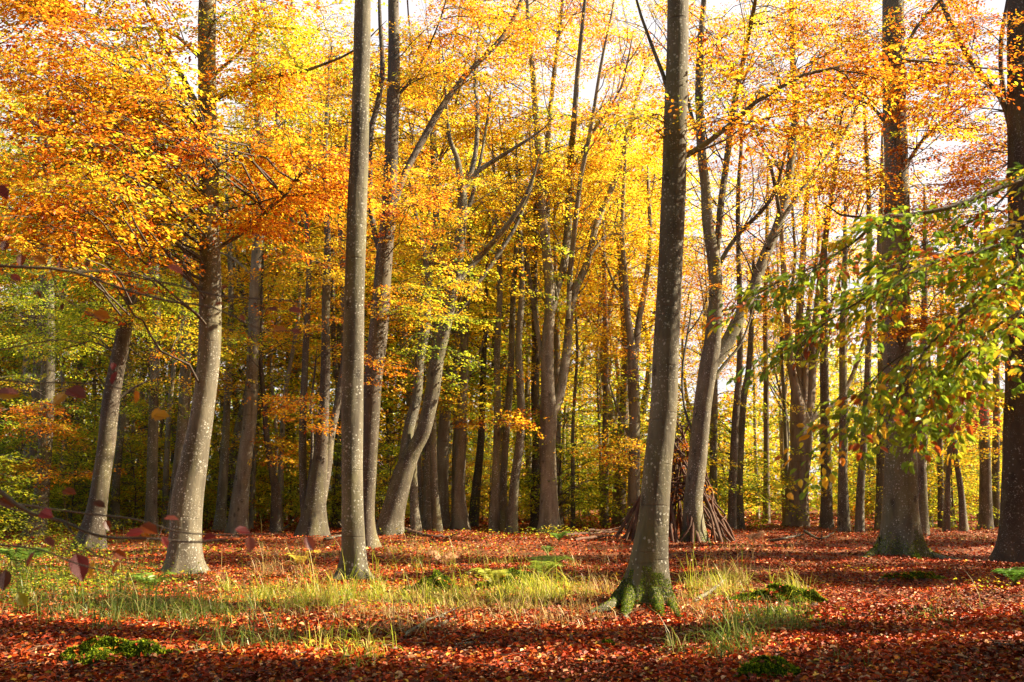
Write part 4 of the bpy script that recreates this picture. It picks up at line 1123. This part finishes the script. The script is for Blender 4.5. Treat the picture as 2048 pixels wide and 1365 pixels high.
def litter(n, y0, y1, size, fine, extra=1.12):
    yv = np.sqrt(r.uniform(y0 ** 2, y1 ** 2, n))
    xv = r.uniform(-1, 1, n) * (yv * 0.53 * extra + 0.8)
    keep = np.ones(n, bool)
    for b in BASES:
        keep &= (xv - b[0]) ** 2 + (yv - b[1]) ** 2 > 0.05
    xv, yv = xv[keep], yv[keep]; n = len(xv)
    P = np.stack([xv, yv, gz(xv, yv) + r.random(n) ** 2 * 0.045 + 0.004], 1)
    a = r.uniform(0, 6.28, n)
    D = np.stack([np.cos(a), np.sin(a), r.normal(0, .28, n)], 1)
    Nn = np.stack([r.normal(0, .42, n), r.normal(0, .42, n), np.ones(n)], 1)
    ks = ['r1', 'r2', 'o', 'p', 'b', 'y', 'k']
    cc = np.array([(0.34, 0.038, 0.008), (0.47, 0.070, 0.010), (0.60, 0.17, 0.018), (0.66, 0.36, 0.18), (0.11, 0.026, 0.009), (0.66, 0.40, 0.05), (0.20, 0.052, 0.02)])
    patch = np.sin(xv * 1.3 + 1) * np.sin(yv * 1.7) + 0.6 * np.sin(xv * 3.1 - yv * 2.3)
    k = r.choice(7, n, p=[.29, .25, .11, .07, .15, .03, .10])
    col = cc[k] * r.uniform(.7, 1.2, (n, 1)) * np.clip(1 + 0.34 * patch[:, None], .35, 1.6)
    return leaf_quads(P, D, Nn, size * r.uniform(.4, 1.25, n), col, fold=.2, wide=.31, fine=fine)


parts = []
for a in [(80000, 6.5, 14, .068, True), (95000, 14, 24, .072, False), (80000, 24, 48, .10, False), (26000, 46, 75, .2, False)]:
    V, Q, C = litter(*a)
    parts.append((V, Q, C, 0, False))
for q in range(420):                                            # dead twigs among the leaves
    yq = r.uniform(7.5, 26); xq = r.uniform(-1, 1) * (yq * .58); a = r.uniform(0, 6.28); l = r.uniform(.06, .38)
    tq = np.linspace(-.5, .5, 5)
    G = np.stack([xq + math.cos(a) * l * tq + r.normal(0, .012, 5), yq + math.sin(a) * l * tq + r.normal(0, .012, 5), 0 * tq], 1)
    G[:, 2] = gz(G[:, 0], G[:, 1]) + .03 + r.uniform(0, .03)
    TV, TQ = tube(G, np.linspace(.006, .003, 5) * r.uniform(.6, 1.6), 5)
    parts.append((TV, TQ, np.full((len(TV), 3), 1) * np.array([(.12, .075, .05), (.2, .14, .09), (.07, .04, .03)][q % 3]), 0, True))
LITTER = parts

GR = dict(lush=[(0.38, 0.46, 0.035), (0.58, 0.58, 0.05), (0.70, 0.60, 0.18), (0.24, 0.31, 0.025)], straw=[(0.52, 0.36, 0.13), (0.60, 0.46, 0.22), (0.36, 0.28, 0.06), (0.34, 0.15, 0.06)],
          green=[(0.08, 0.14, 0.02), (0.13, 0.20, 0.025), (0.22, 0.26, 0.04), (0.34, 0.30, 0.10)])


def blades(P, az, length, bend, width, col):
    n = len(P)
    d = np.stack([np.cos(az), np.sin(az), np.zeros(n)], 1)
    s_ = np.stack([-np.sin(az), np.cos(az), np.zeros(n)], 1)
    rows = []
    for s, wv in ((0, .8), (.35, 1), (.7, .75), (1, .1)):
        c = P + d * (length * bend * s ** 1.7)[:, None]
        c[:, 2] += length * (s - 0.62 * bend * s ** 2.4)
        rows += [c - s_ * (width * wv)[:, None], c + s_ * (width * wv)[:, None]]
    V = np.stack(rows, 1).reshape(-1, 3)
    b = np.arange(n)[:, None, None] * 8
    Q = (b + np.array([[0, 1, 3, 2], [2, 3, 5, 4], [4, 5, 7, 6]])[None]).reshape(-1, 4)
    return V, Q, np.repeat(col, 8, 0)


def grass(boxes, rr):
    out = []
    for (cx, cy, rx, ry, ntuft, per, ln, pal, sp) in boxes:
        for _ in range(int(ntuft * .62)):
            t = rr.normal(0, .48, 2)
            px, py = cx + t[0] * rx, cy + t[1] * ry
            if py < HOR + 60: continue
            g = on_ground(px, py)
            n = max(2, int(per * rr.uniform(.5, 1.4)))
            P = np.tile(g, (n, 1)); P[:, 0] += rr.normal(0, sp, n); P[:, 1] += rr.normal(0, sp, n)
            P[:, 2] = gz(P[:, 0], P[:, 1])
            pal_ = np.array(GR[pal]); col = pal_[rr.integers(0, len(pal_), n)] * rr.uniform(.7, 1.2, (n, 1))
            out.append((*blades(P, rr.uniform(0, 6.28, n), ln * (rr.uniform(.25, .9, n) + (rr.random(n) < .2) * rr.uniform(.4, 1.4, n)) * rr.uniform(.7, 1.5), np.where(rr.random(n) < .35, rr.uniform(1.0, 1.7, n), rr.uniform(.1, 1.0, n)), rr.uniform(.0025, .0055, n), col), 0, False))
    return out


GB = [(560, 1205, 190, 24, 90, 26, .30, 'lush', .07), (820, 1205, 240, 22, 130, 26, .26, 'lush', .08), (1060, 1195, 160, 22, 110, 28, .30, 'lush', .08), (670, 1195, 60, 16, 14, 26, .55, 'lush', .06),
      (1030, 1215, 200, 20, 80, 22, .26, 'straw', .08), (480, 1190, 60, 18, 16, 22, .42, 'lush', .06), (720, 1235, 260, 22, 60, 16, .24, 'straw', .09),
      (1180, 1185, 70, 20, 30, 20, .32, 'straw', .06), (1430, 1180, 70, 24, 46, 22, .34, 'lush', .07), (1450, 1160, 60, 30, 26, 20, .42, 'straw', .06), (1570, 1190, 90, 16, 30, 18, .24, 'lush', .06),
      (1610, 1190, 26, 8, 5, 26, .40, 'lush', .05), (1560, 1255, 110, 24, 70, 24, .26, 'green', .08), (1440, 1290, 120, 40, 60, 16, .26, 'green', .09), (1400, 1230, 70, 24, 24, 12, .34, 'straw', .08),
      (190, 1215, 230, 40, 150, 26, .30, 'green', .09), (380, 1230, 130, 26, 60, 22, .32, 'green', .08), (60, 1160, 110, 40, 70, 24, .32, 'green', .1), (480, 1290, 130, 34, 40, 14, .40, 'green', .08),
      (720, 1310, 90, 26, 26, 14, .34, 'lush', .07), (250, 1150, 160, 24, 50, 22, .34, 'green', .1), (900, 1110, 260, 22, 90, 14, .34, 'straw', .12), (640, 1110, 130, 20, 40, 14, .36, 'straw', .12),
      (900, 1130, 240, 30, 70, 14, .32, 'lush', .1), (1180, 1120, 90, 30, 26, 14, .36, 'straw', .1), (1780, 1085, 180, 10, 26, 14, .34, 'straw', .14), (1960, 1085, 90, 12, 24, 18, .36, 'straw', .14),
      (1500, 1105, 90, 14, 26, 14, .3, 'straw', .1), (860, 1265, 220, 26, 46, 10, .32, 'straw', .1), (1920, 1240, 130, 30, 18, 12, .25, 'green', .08), (540, 1150, 100, 20, 36, 16, .36, 'straw', .1),
      (1010, 1245, 330, 26, 70, 14, .22, 'straw', .1), (300, 1100, 200, 18, 60, 20, .34, 'green', .14), (1700, 1330, 60, 20, 8, 10, .2, 'green', .06)]
gp = grass(GB, np.random.default_rng(44))
tag(build('grass', gp, [M_GRASS]), 'bright tufts of woodland grass and straw among the fallen leaves', 'grass', kind='stuff')

# low leafy ground plants at the left and along the wood's edge
nn = 0
P, S_, PN = [], [], []
r2 = np.random.default_rng(45)
for (cx, cy, rx, ry, k, pal, h) in [(70, 1125, 170, 46, 2400, 'green', .45), (200, 1180, 200, 34, 1900, 'green', .28), (40, 1190, 100, 44, 1300, 'dark', .35), (150, 1080, 180, 10, 900, 'limegreen', .6), (380, 1110, 130, 14, 220, 'limegreen', .2), (1020, 1170, 260, 16, 500, 'goldgreen', .14),
                                    (1110, 1075, 80, 6, 300, 'limegreen', .4), (1020, 1075, 330, 5, 260, 'limegreen', .25), (860, 1100, 240, 20, 260, 'limegreen', .15), (570, 1120, 100, 12, 160, 'limegreen', .15),
                                    (1560, 1245, 120, 12, 260, 'green', .18), (1980, 1180, 60, 12, 80, 'goldgreen', .2), (650, 1215, 300, 20, 420, 'limegreen', .1), (1720, 1145, 60, 6, 70, 'goldgreen', .12), (1880, 1062, 200, 3, 200, 'limegreen', .3), (600, 1056, 640, 3, 1500, 'limegreen', 1.0), (1500, 1056, 560, 3, 1100, 'limegreen', .9), (200, 1064, 300, 5, 900, 'green', .8)]:
    for _ in range(k):
        px, py = cx + r2.normal(0, .5) * rx, cy + r2.normal(0, .5) * ry
        if py < HOR + 55: continue
        g = on_ground(px, py); g[2] += r2.random() * h
        P.append(g); S_.append(r2.uniform(.03, .075) * (1 if g[1] < 25 else 1.6)); PN.append(pal)
P = np.array(P); n = len(P)
col = np.zeros((n, 3)); PN = np.array(PN)
for pal in set(PN): col[PN == pal] = pick(pal, int((PN == pal).sum()), r2)
V, Q, C = leaf_quads(P, r2.normal(0, 1, (n, 3)) * np.array([1, 1, .4]), np.stack([r2.normal(0, .5, n), r2.normal(0, .5, n), np.ones(n)], 1), np.array(S_), col * r2.uniform(.6, 1.1, (n, 1)))
tag(build('undergrowth', [(V, Q, C, 0, False)], [M_LEAF]), 'low green leafy undergrowth scattered over the forest floor', 'undergrowth', kind='stuff')


# ------------------------------------------------------------------ mossy stumps and mounds
def mound(name, label, px, py, w, h, d, seed, tilt=0.0, nf=3000, moss_from=0.25, bark=None, group=None):
    g = on_ground(px, py); h *= .85; w *= 1.3
    rr = np.random.default_rng(seed)
    nu, nv = 36, 14
    V = []
    for j in range(nv):
        f = j / (nv - 1)
        for i in range(nu):
            th = i / nu * 2 * math.pi
            prof = (1 - f ** 3.6) ** 0.6 if f < 1 else 0.0
            k = 1 + .34 * math.sin(3 * th + seed) + .2 * math.sin(5 * th + seed * 2 + f * 3) + .08 * math.sin(11 * th + f * 5)
            rad = max(.02, (prof * .85 + .15 * (1 - f)) * k * (1 + .55 * math.exp(-f * 9) * .5))
            x, yv = math.cos(th) * w * .5 * rad, math.sin(th) * d * .5 * rad
            z = f * h * (1 + .32 * math.sin(2 * th + seed) + .25 * math.sin(5 * th + seed * 3)) + tilt * x - .06
            V.append((g[0] + x, g[1] + yv, g[2] + z + .03 * math.sin(x * 23 + yv * 17)))
    V = np.array(V)
    i = np.arange(nv - 1)[:, None] * nu; j = np.arange(nu)[None]; k = (j + 1) % nu
    Q = np.stack([i + j, i + k, i + nu + k, i + nu + j], -1).reshape(-1, 4)
    root = empty(name, label, name.replace('_', ' '), g, group)
    wood = build('stump_wood', [(V, Q, None, 0, True)], [bark or M_TWIG], root, g)
    m = fuzz_on(V, Q, g[2] + 9, int(nf * 1.7), rr, .032, w=(.42, .40, .18), zmin=g[2] + (moss_from - .25) * h)
    build('moss', [(*m, 0, False)], [M_MOSS], wood, g)
    nl = int(110 * w * (w + h))
    ql = V[Q[rr.integers(nu * 2, len(Q), nl)]].mean(1) + np.array([0, 0, .02])
    a = rr.uniform(0, 6.28, nl)
    cl = np.array([(0.34, 0.045, 0.009), (0.46, 0.082, 0.012), (0.58, 0.18, 0.02), (0.20, 0.052, 0.02)])[rr.integers(0, 4, nl)]
    LITTER.append((*leaf_quads(ql, np.stack([np.cos(a), np.sin(a), rr.normal(-.1, .3, nl)], 1), np.stack([rr.normal(0, .4, nl), rr.normal(-.3, .4, nl), np.ones(nl)], 1), rr.uniform(.05, .085, nl), cl, fold=.15, fine=True), 0, False))
    return root


mound('mossy_stump', 'low mossy stump in the shaded leaves at the bottom left', 225, 1318, .80, .2, .5, 1, nf=8000, moss_from=.3)
mound('mossy_stump', 'mossy broken stump at the bottom right edge of the grass', 1530, 1356, .4, .19, .3, 3, nf=3200, moss_from=.35)
mound('mossy_stump', 'long sunlit mossy stump beside grass, right of the thick mossy beech', 1556, 1202, .95, .22, .5, 4, nf=5200, moss_from=.2)
mound('mossy_stump', 'round mossy hump left of the fern patch in the middle', 868, 1182, .55, .3, .45, 5, nf=3000, moss_from=.15)
mound('mossy_stump', 'mossy hump among the ferns in the middle of the clearing', 1022, 1174, .6, .28, .5, 6, nf=2600, moss_from=.15)
mound('mossy_stump', 'bright moss cushion at the near lit leaf band', 1205, 1292, .22, .08, .18, 8, nf=1200, moss_from=.05)
mound('mossy_root', 'short mossy root knuckle on red leaves in front of the massive trunk', 1800, 1160, .85, .14, .3, 9, nf=1400, moss_from=.5, tilt=.12)


# ------------------------------------------------------------------ ferns
def fern(label, px, py, L, nfr, col, seed, up=.75, dry=False):
    g = on_ground(px, py); rr = np.random.default_rng(seed)
    root = empty('fern', label, 'fern', g)
    for k in range(nfr):
        az = k / nfr * 6.28 + rr.uniform(-.4, .4); ln = L * rr.uniform(.7, 1.15)
        d = np.array([math.cos(az), math.sin(az), 0]); sd_ = np.array([-math.sin(az), math.cos(az), 0])
        t = np.linspace(0, 1, 12)
        C = g + d * (ln * .6 * t ** 1.3)[:, None]
        C[:, 2] += ln * up * 1.75 * (t - .62 * t ** 2.2)
        parts = [(*tube(C, .004 * (1 - t) + .0012, 4), np.full((48, 3), 1) * np.array(col) * .7, 0, False)]
        Ps, Ds, Ns, Sz = [], [], [], []
        T = np.gradient(C, axis=0); T /= np.linalg.norm(T, axis=1)[:, None]
        for i in np.linspace(.16, .99, 20):
            c = np.array([np.interp(i, t, C[:, q]) for q in range(3)]); tt = np.array([np.interp(i, t, T[:, q]) for q in range(3)])
            w = ln * .34 * math.sin(math.pi * min(1, (1 - i) * 1.05 + .05)) ** .7 * (1 if i > .25 else .7)
            for s in (-1, 1):
                Ps.append(c); Ds.append(s * sd_ + .35 * tt + np.array([0, 0, -.18 + (-.5 if dry else 0)]) + rr.normal(0, .08, 3)); Ns.append(np.cross(sd_, tt) * -1 + rr.normal(0, .15, 3)); Sz.append(max(.015, w))
        m = len(Ps)
        cl = np.array(col) * rr.uniform(.75, 1.2, (m, 1))
        parts.append((*leaf_quads(np.array(Ps), np.array(Ds), np.array(Ns), np.array(Sz), cl, wide=.085, fold=.02), 0, False))
        build('frond', parts, [M_GRASS], root, g)


fern('bright yellow-green fern in the middle of the sunny grass', 1090, 1168, .75, 7, (.34, .44, .06), 1)
fern('low yellow-green fern just left of the brighter middle fern', 985, 1180, .55, 6, (.42, .44, .06), 2)
fern('dry tan fern curling over the leaves behind the mossy hump', 890, 1136, .62, 5, (.52, .32, .16), 3, dry=True)
fern('dense green fern at the foot of the right-edge trunk', 2030, 1172, .62, 12, (.14, .28, .035), 4, up=.6)
fern('dry pale fern drooping in front of the stout fluted beech', 1508, 1092, .6, 5, (.42, .25, .14), 5, up=1.0, dry=True)
fern('green fern clump at the left edge under the red-leaved twigs', 40, 1150, .8, 9, (.13, .22, .03), 6)
fern('lit green fern behind the bright clearing grass at left', 300, 1190, .6, 8, (.16, .27, .035), 7)
fern('yellow frond of a low fern left of the straight slim trunk', 600, 1140, .6, 4, (.55, .42, .05), 8, up=.8)
fern('small green fern between the central fan beech and the stick shelter', 1118, 1086, .55, 8, (.16, .30, .04), 9)
fern('green fern near the thick mossy beech, in the far leaf litter', 1095, 1112, .4, 7, (.15, .26, .04), 10)


# ------------------------------------------------------------------ fallen branches
def fallen(name, label, cat, pts, Y0, rad, bark=None, twigs=0, seed=0):
    rr = np.random.default_rng(seed)
    P = []
    for (px, py, lift) in pts:
        g = on_ground(px, py); g[2] += lift + rad * .7; P.append(g)
    P = np.array(P); G = catmull(P, .12)
    t = np.linspace(0, 1, len(G))
    o = P.mean(0); o[2] = float(gz(o[0], o[1]))
    root = empty(name, label, cat, o)
    G = G + rr.normal(0, rad * .18, G.shape)
    build('stem', [(*tube(G, rad * (1 - .6 * t), 9, None, .1, seed), None, 0, True)], [bark or M_STICK], root, o)
    for k in range(twigs):
        i = rr.integers(len(G) // 4, len(G) - 1)
        E = G[i] + np.array([rr.normal(0, .35), rr.normal(0, .3), rr.uniform(.05, .4)])
        m = (G[i] + E) / 2 + rr.normal(0, .05, 3)
        H = catmull(np.array([G[i], m, E]), .08)
        build('side_twig', [(*tube(H, np.linspace(rad * .4, .003, len(H)), 6), None, 0, True)], [bark or M_STICK], root, o)
    return root


fallen('fallen_branch', 'bare brown log lying behind the slanting double beech', 'log', [(800, 1066, .1), (850, 1076, .02), (905, 1078, 0)], 0, .11, twigs=1, seed=1)
fallen('fallen_branch', 'thin red-brown branch leaning up beside the slanting double beech', 'branch', [(748, 1036, .3), (760, 1058, .1), (800, 1072, .05)], 0, .05, seed=2)
fallen('fallen_branch', 'grey forked branch lying in front of the stout fluted beech', 'branch', [(1535, 1086, .02), (1570, 1083, .06), (1610, 1078, .12)], 0, .05, M_BARKD, 3, 3)
fallen('fallen_branch', 'broken dark branch with twigs pointing up, left of the massive trunk', 'branch', [(1610, 1078, .22), (1640, 1083, .05), (1668, 1080, .2)], 0, .05, M_BARKD, 3, 4)
fallen('fallen_branch', 'bleached stick in bright grass right of the thick mossy beech', 'stick', [(1388, 1206, .0), (1420, 1192, .04), (1450, 1178, .12)], 0, .035, M_BARK, 0, 5)
fallen('fallen_branch', 'curved pale branch lying in the shaded grass, front centre', 'branch', [(805, 1278, 0), (835, 1262, .03), (865, 1248, .05), (888, 1240, .02)], 0, .028, M_BARK, 1, 6)
fallen('fallen_branch', 'dark green-grey stick lying next to the curved pale branch', 'stick', [(862, 1266, 0), (885, 1256, .03), (912, 1240, .03)], 0, .024, M_BARKD, 0, 7)
fallen('fallen_branch', 'straight pale stick lying across red leaves at front centre', 'stick', [(888, 1296, .0), (940, 1290, .01), (995, 1289, .0)], 0, .017, M_BARK, 0, 8)
fallen('fallen_branch', 'heap-side branch sticking up left of the broad stem cluster', 'branch', [(560, 1066, .0), (580, 1056, .15), (598, 1042, .45)], 0, .05, M_BARKD, 1, 9)
fallen('fallen_branch', 'pale stick among the twigs right of the broad stem cluster', 'stick', [(650, 1080, 0), (690, 1076, .1), (700, 1070, .2)], 0, .045, M_BARK, 1, 10)
for k, (a, b, lab) in enumerate([((1120, 1076, .05), (1250, 1070, .12), 'long low log in the pile left of the stick shelter'), ((1150, 1084, .02), (1240, 1078, .1), 'front log of the pile left of the stick shelter'),
                                 ((1175, 1070, .15), (1265, 1062, .35), 'raised log at the back of the pile left of the stick shelter'), ((1130, 1066, .0), (1190, 1072, .1), 'short thin log at the far end of the pile by the shelter')]):
    fallen('fallen_log', lab, 'log', [a, ((a[0] + b[0]) / 2, (a[1] + b[1]) / 2 + 1.5, .1), b], 0, .06 - .007 * k, M_STICK, 2, 20 + k)

# ------------------------------------------------------------------ stick shelter
rr = np.random.default_rng(77)
g = on_ground(1352, 1077)
sh = empty('stick_shelter', 'pointed den of leaning branches behind the forking pale beech', 'stick shelter', g)
apex = at(1362, 868, g[1])
W_ = 112 * m_per_px(1352, 1077, g[1])
for k in range(66):
    a = k / 66 * 2 * math.pi + rr.uniform(-.06, .06)
    R_ = W_ * rr.uniform(.86, 1.12)
    f = np.array([g[0] + math.cos(a) * R_, g[1] + math.sin(a) * R_ * .85, 0]); f[2] = float(gz(f[0], f[1])) - .03
    top = rr.uniform(.35, .9) if k % 4 else rr.uniform(.85, 1.16)
    E = f + (apex + np.array([rr.normal(0, .16), rr.normal(0, .16), 0]) - f) * top
    m1 = f + (E - f) * .35 + rr.normal(0, .16, 3); m2 = f + (E - f) * .7 + rr.normal(0, .2, 3)
    G = catmull(np.array([f, m1, m2, E]), .2)
    t = np.linspace(0, 1, len(G))
    build('stick', [(*tube(G, rr.uniform(.03, .07) * (1 - .55 * t) + .006, 7, None, .12, k), None, 0, True)], [M_STICK], sh, g)
for k in range(7):
    a = rr.uniform(-2.6, -.4); h = rr.uniform(1.2, 3.6)
    c = g + (apex - g) * (h / 4.2); L_ = rr.uniform(.7, 1.3) * (1.15 - h / 4.6)
    dv = np.array([math.cos(a + 1.5), .25 * math.sin(a), rr.normal(0, .5)])
    c = c + np.array([0, -(1 - h / 4.4) * W_ * .8, 0])
    G = catmull(np.array([c - dv * L_, c + rr.normal(0, .1, 3), c + dv * L_]), .15)
    build('cross_stick', [(*tube(G, np.linspace(.045, .018, len(G)), 7, None, .12, k), None, 0, True)], [M_STICK], sh, g)
c = Crown(0.11, .5, 16, 5)
for k in range(26):
    a = rr.uniform(-2.9, -.2); f = rr.uniform(.35, .95)
    p = g + (apex - g) * f + np.array([math.cos(a), math.sin(a) * .85, 0]) * W_ * (1 - f)
    c.spray(p, np.array([rr.normal(), -abs(rr.normal()), -.3]), 'rust')
c.finish('dead_leaves', sh, g)


# ================================================================== BRANCHES HANGING CLOSE TO THE VIEWER
def stem_px(pts, step=.05):
    P = np.array([[*at(x, y_, Y), 0.5 * w * m_per_px(x, y_, Y)] for (x, y_, Y, w) in pts])
    return catmull(P, step)


# left: red-leaved twigs, out of focus
fb = at(-420, 900, 2.7)
tl = empty('beech_branch', 'thin dark twigs with sparse red and yellow leaves, blurred close at left', 'branch', fb)
TW = [[(-420, 500, 2.7, 12), (0, 532, 2.6, 7), (100, 537, 2.6, 7), (150, 545, 2.6, 6), (250, 580, 2.55, 5), (350, 605, 2.5, 5), (425, 615, 2.5, 4), (500, 650, 2.5, 3)],
      [(150, 545, 2.6, 5), (200, 542, 2.65, 5), (280, 557, 2.7, 4), (350, 570, 2.7, 4), (425, 590, 2.7, 4), (500, 597, 2.7, 3), (610, 604, 2.7, 2)],
      [(-420, 900, 2.8, 14), (0, 983, 2.7, 9), (30, 1008, 2.7, 9), (65, 1028, 2.7, 8), (125, 1043, 2.7, 7), (200, 1073, 2.65, 6), (300, 1078, 2.65, 5), (400, 1085, 2.6, 4), (475, 1073, 2.6, 3)],
      [(30, 1008, 2.7, 5), (100, 1018, 2.8, 4), (175, 1028, 2.85, 4), (275, 1040, 2.9, 4), (350, 1063, 2.9, 3), (430, 1070, 2.9, 3), (560, 1068, 2.9, 2)],
      [(-420, 700, 2.8, 10), (0, 760, 2.7, 4), (80, 765, 2.7, 3), (200, 770, 2.7, 3), (330, 800, 2.7, 2)],
      [(0, 1090, 2.5, 5), (80, 1100, 2.5, 4), (160, 1130, 2.45, 3), (240, 1150, 2.45, 2)], [(125, 1043, 2.7, 4), (190, 1110, 2.6, 3), (280, 1130, 2.6, 2)],
      [(100, 537, 2.6, 3), (120, 590, 2.6, 2), (200, 640, 2.6, 2)], [(0, 700, 2.6, 4), (130, 680, 2.6, 3), (220, 715, 2.6, 2)], [(-420, 1060, 2.6, 9), (-100, 1080, 2.5, 6), (0, 1090, 2.5, 5)], [(-420, 690, 2.7, 8), (0, 700, 2.6, 4)]]
parts = []
for q in TW:
    G = stem_px(q, .04); parts.append((*tube(G[:, :3], G[:, 3], 7), None, 0, True))
LV = [(228, 758, 42, 'crim', 100), (226, 735, 26, 'crim', 80), (122, 795, 46, 'gold', -60), (155, 788, 75, 'pink', 20), (272, 797, 40, 'orange', 90), (325, 832, 55, 'gold', 0), (310, 828, 40, 'gold', 120), (20, 790, 60, 'gold', 5), (5, 785, 60, 'pink', 180), (95, 1030, 55, 'crim', 15),
      (215, 1052, 34, 'rust', 60), (285, 1072, 60, 'orange', 10), (265, 1068, 50, 'crim', 170), (345, 1038, 40, 'pink', 0), (490, 1063, 45, 'crim', 10), (500, 1090, 48, 'pink', 80), (620, 1088, 46, 'pink', 60), (100, 1085, 40, 'pink', 40), (60, 1122, 50, 'rust', 110), (160, 1140, 90, 'crim', 60), (185, 1142, 48, 'gold', 90),
      (230, 1138, 44, 'rust', 120), (45, 1202, 50, 'lime', 60), (8, 1165, 60, 'brown', 80), (4, 385, 60, 'crim', 45), (42, 522, 40, 'rust', 80), (82, 522, 44, 'orange', 30), (8, 494, 36, 'rust', 90), (33, 556, 34, 'pink', 30), (352, 540, 50, 'pink', 25), (205, 632, 52, 'orange', 15), (440, 608, 30, 'rust', -10),
      (450, 575, 26, 'rust', -10), (545, 620, 40, 'pink', 0), (592, 622, 40, 'pink', 10), (485, 637, 26, 'rust', 60), (562, 660, 40, 'orange', 5), (593, 664, 30, 'pink', 10), (140, 985, 44, 'rust', 10), (300, 1060, 60, 'rust', 20), (120, 530, 24, 'rust', 80), (80, 590, 22, 'brown', 60), (125, 615, 24, 'brown', 90), (195, 560, 22, 'rust', 70), (175, 530, 22, 'rust', 80), (420, 1075, 40, 'crim', -15),
      (15, 1008, 50, 'brown', 30), (200, 1010, 40, 'brown', 20), (70, 1060, 46, 'brown', 160), (240, 1110, 40, 'rust', 30), (330, 1085, 36, 'crim', 60)]
Ps, Ds, Ns, Sz, Cl, STK = [], [], [], [], [], []
TWP = [stem_px(q, .02)[:, :3] for q in TW]
for (x, y_, s, c_, ang) in LV:
    Yl = 2.6 + rr.uniform(-.1, .15); m = m_per_px(x, y_, Yl)
    a = math.radians(ang); D = np.array([math.cos(a), rr.normal(0, .35), -math.sin(a)])
    Ps.append(at(x, y_, Yl) - D * s * m * .4); Ds.append(D); Ns.append(np.array([rr.normal(0, .5), -.8 + rr.normal(0, .4), .5])); Sz.append(s * m * .74); Cl.append(np.array(C_[c_]) * rr.uniform(.34, .62))  # leaf colours darkened as if the twigs hung in shade
    tp = np.concatenate(TWP); dd = np.linalg.norm(tp - Ps[-1], axis=1); near = tp[dd.argmin()]
    if .01 < dd.min() < .35:                                    # leaf stalk back to its twig
        G = catmull(np.array([near, (near + Ps[-1]) / 2 + np.array([0, 0, -.01]), Ps[-1] + D * .004]), .03)
        STK.append((*tube(G, np.full(len(G), .0011), 4), None, 0, True))
tw_ = build('twig', parts + STK, [M_TWIG], tl, fb)
build('foliage', [(*leaf_quads(np.array(Ps), np.array(Ds), np.array(Ns), np.array(Sz), np.array(Cl), fold=.1, wide=.34, fine=True), 0, False)], [M_NEAR], tw_, fb)

# right: green and gold beech spray
fr = at(2420, 420, 5.0)
tr_ = empty('beech_branch', 'leafy bough of green and gold leaves reaching in from the right edge', 'branch', fr)
TW = [[(2420, 260, 5.2, 20), (2120, 330, 5.0, 14), (2040, 360, 4.9, 11), (1900, 415, 4.8, 9), (1771, 440, 4.8, 7), (1700, 490, 4.8, 5), (1636, 530, 4.8, 4), (1566, 560, 4.8, 3), (1500, 596, 4.8, 2)],
      [(2420, 360, 5.0, 18), (2120, 430, 4.7, 12), (2000, 490, 4.6, 9), (1880, 520, 4.5, 7), (1760, 580, 4.5, 5), (1660, 640, 4.5, 3), (1600, 690, 4.5, 2)],
      [(2120, 430, 4.7, 9), (2030, 540, 4.5, 8), (1950, 610, 4.4, 6), (1870, 680, 4.4, 5), (1800, 780, 4.4, 4), (1765, 880, 4.4, 2)], [(2420, 520, 4.8, 14), (2120, 560, 4.6, 8), (2040, 620, 4.5, 6), (1960, 680, 4.5, 5), (1880, 780, 4.5, 3), (1830, 860, 4.5, 2)],
      [(1870, 680, 4.4, 4), (1790, 720, 4.4, 3), (1720, 790, 4.4, 2), (1670, 860, 4.4, 1)], [(1880, 520, 4.5, 4), (1800, 560, 4.6, 3), (1700, 600, 4.7, 2)], [(2040, 360, 4.9, 6), (1980, 420, 4.9, 4), (1890, 470, 5, 3), (1800, 510, 5, 2)], [(2040, 620, 4.5, 4), (2000, 700, 4.5, 3), (1930, 770, 4.5, 2)]]
parts = []; cr = Crown(.046, .42, 26, 9, fine=True, twig=.0018)
for q in TW:
    G = stem_px(q, .05); parts.append((*tube(G[:, :3], G[:, 3], 7), None, 0, True))
    nsp = int(len(G) * .85)
    for _ in range(nsp):
        i = int(len(G) * (.16 + .82 * rr.random() ** .8))
        i = min(i, len(G) - 2)
        T = G[i + 1, :3] - G[i, :3]; T /= np.linalg.norm(T)
        d = T + np.array([rr.normal(0, .4), rr.normal(0, .6), rr.normal(0, .12)])
        px_ = 1024 + G[i, 0] / G[i, 1] * FPX
        cr.spray(G[i, :3], d, 'neargreen' if rr.random() < .82 else 'goldgreen')
tw_ = build('twig', parts, [M_TWIG], tr_, fr)
cr.finish('foliage', tw_, fr, M_NEAR)
# the trunk outside the picture that carries the green bough
gx0 = np.array([fr[0], fr[1] + .1, 0])
rt = empty('beech_tree', 'beech just outside the right edge that carries the near green bough', 'tree', (gx0[0], gx0[1], 0))
S = catmull(np.array([[gx0[0] + .1, gx0[1], -.3, .17], [gx0[0] + .06, gx0[1], 1.5, .14], [gx0[0], gx0[1], fr[2], .12], [gx0[0] + .1, gx0[1] + .1, 7, .08]]), .2)
build('trunk', [(*tube(S[:, :3], S[:, 3], 14, (.5, .2, 4, 0, 0), .04, 3), None, 0, True)], [M_BARK], rt, (gx0[0], gx0[1], 0))
tag(build('fallen_leaves', LITTER, [M_LITTER]), 'red-brown carpet of fallen beech leaves over the forest floor', 'fallen leaves', kind='stuff')
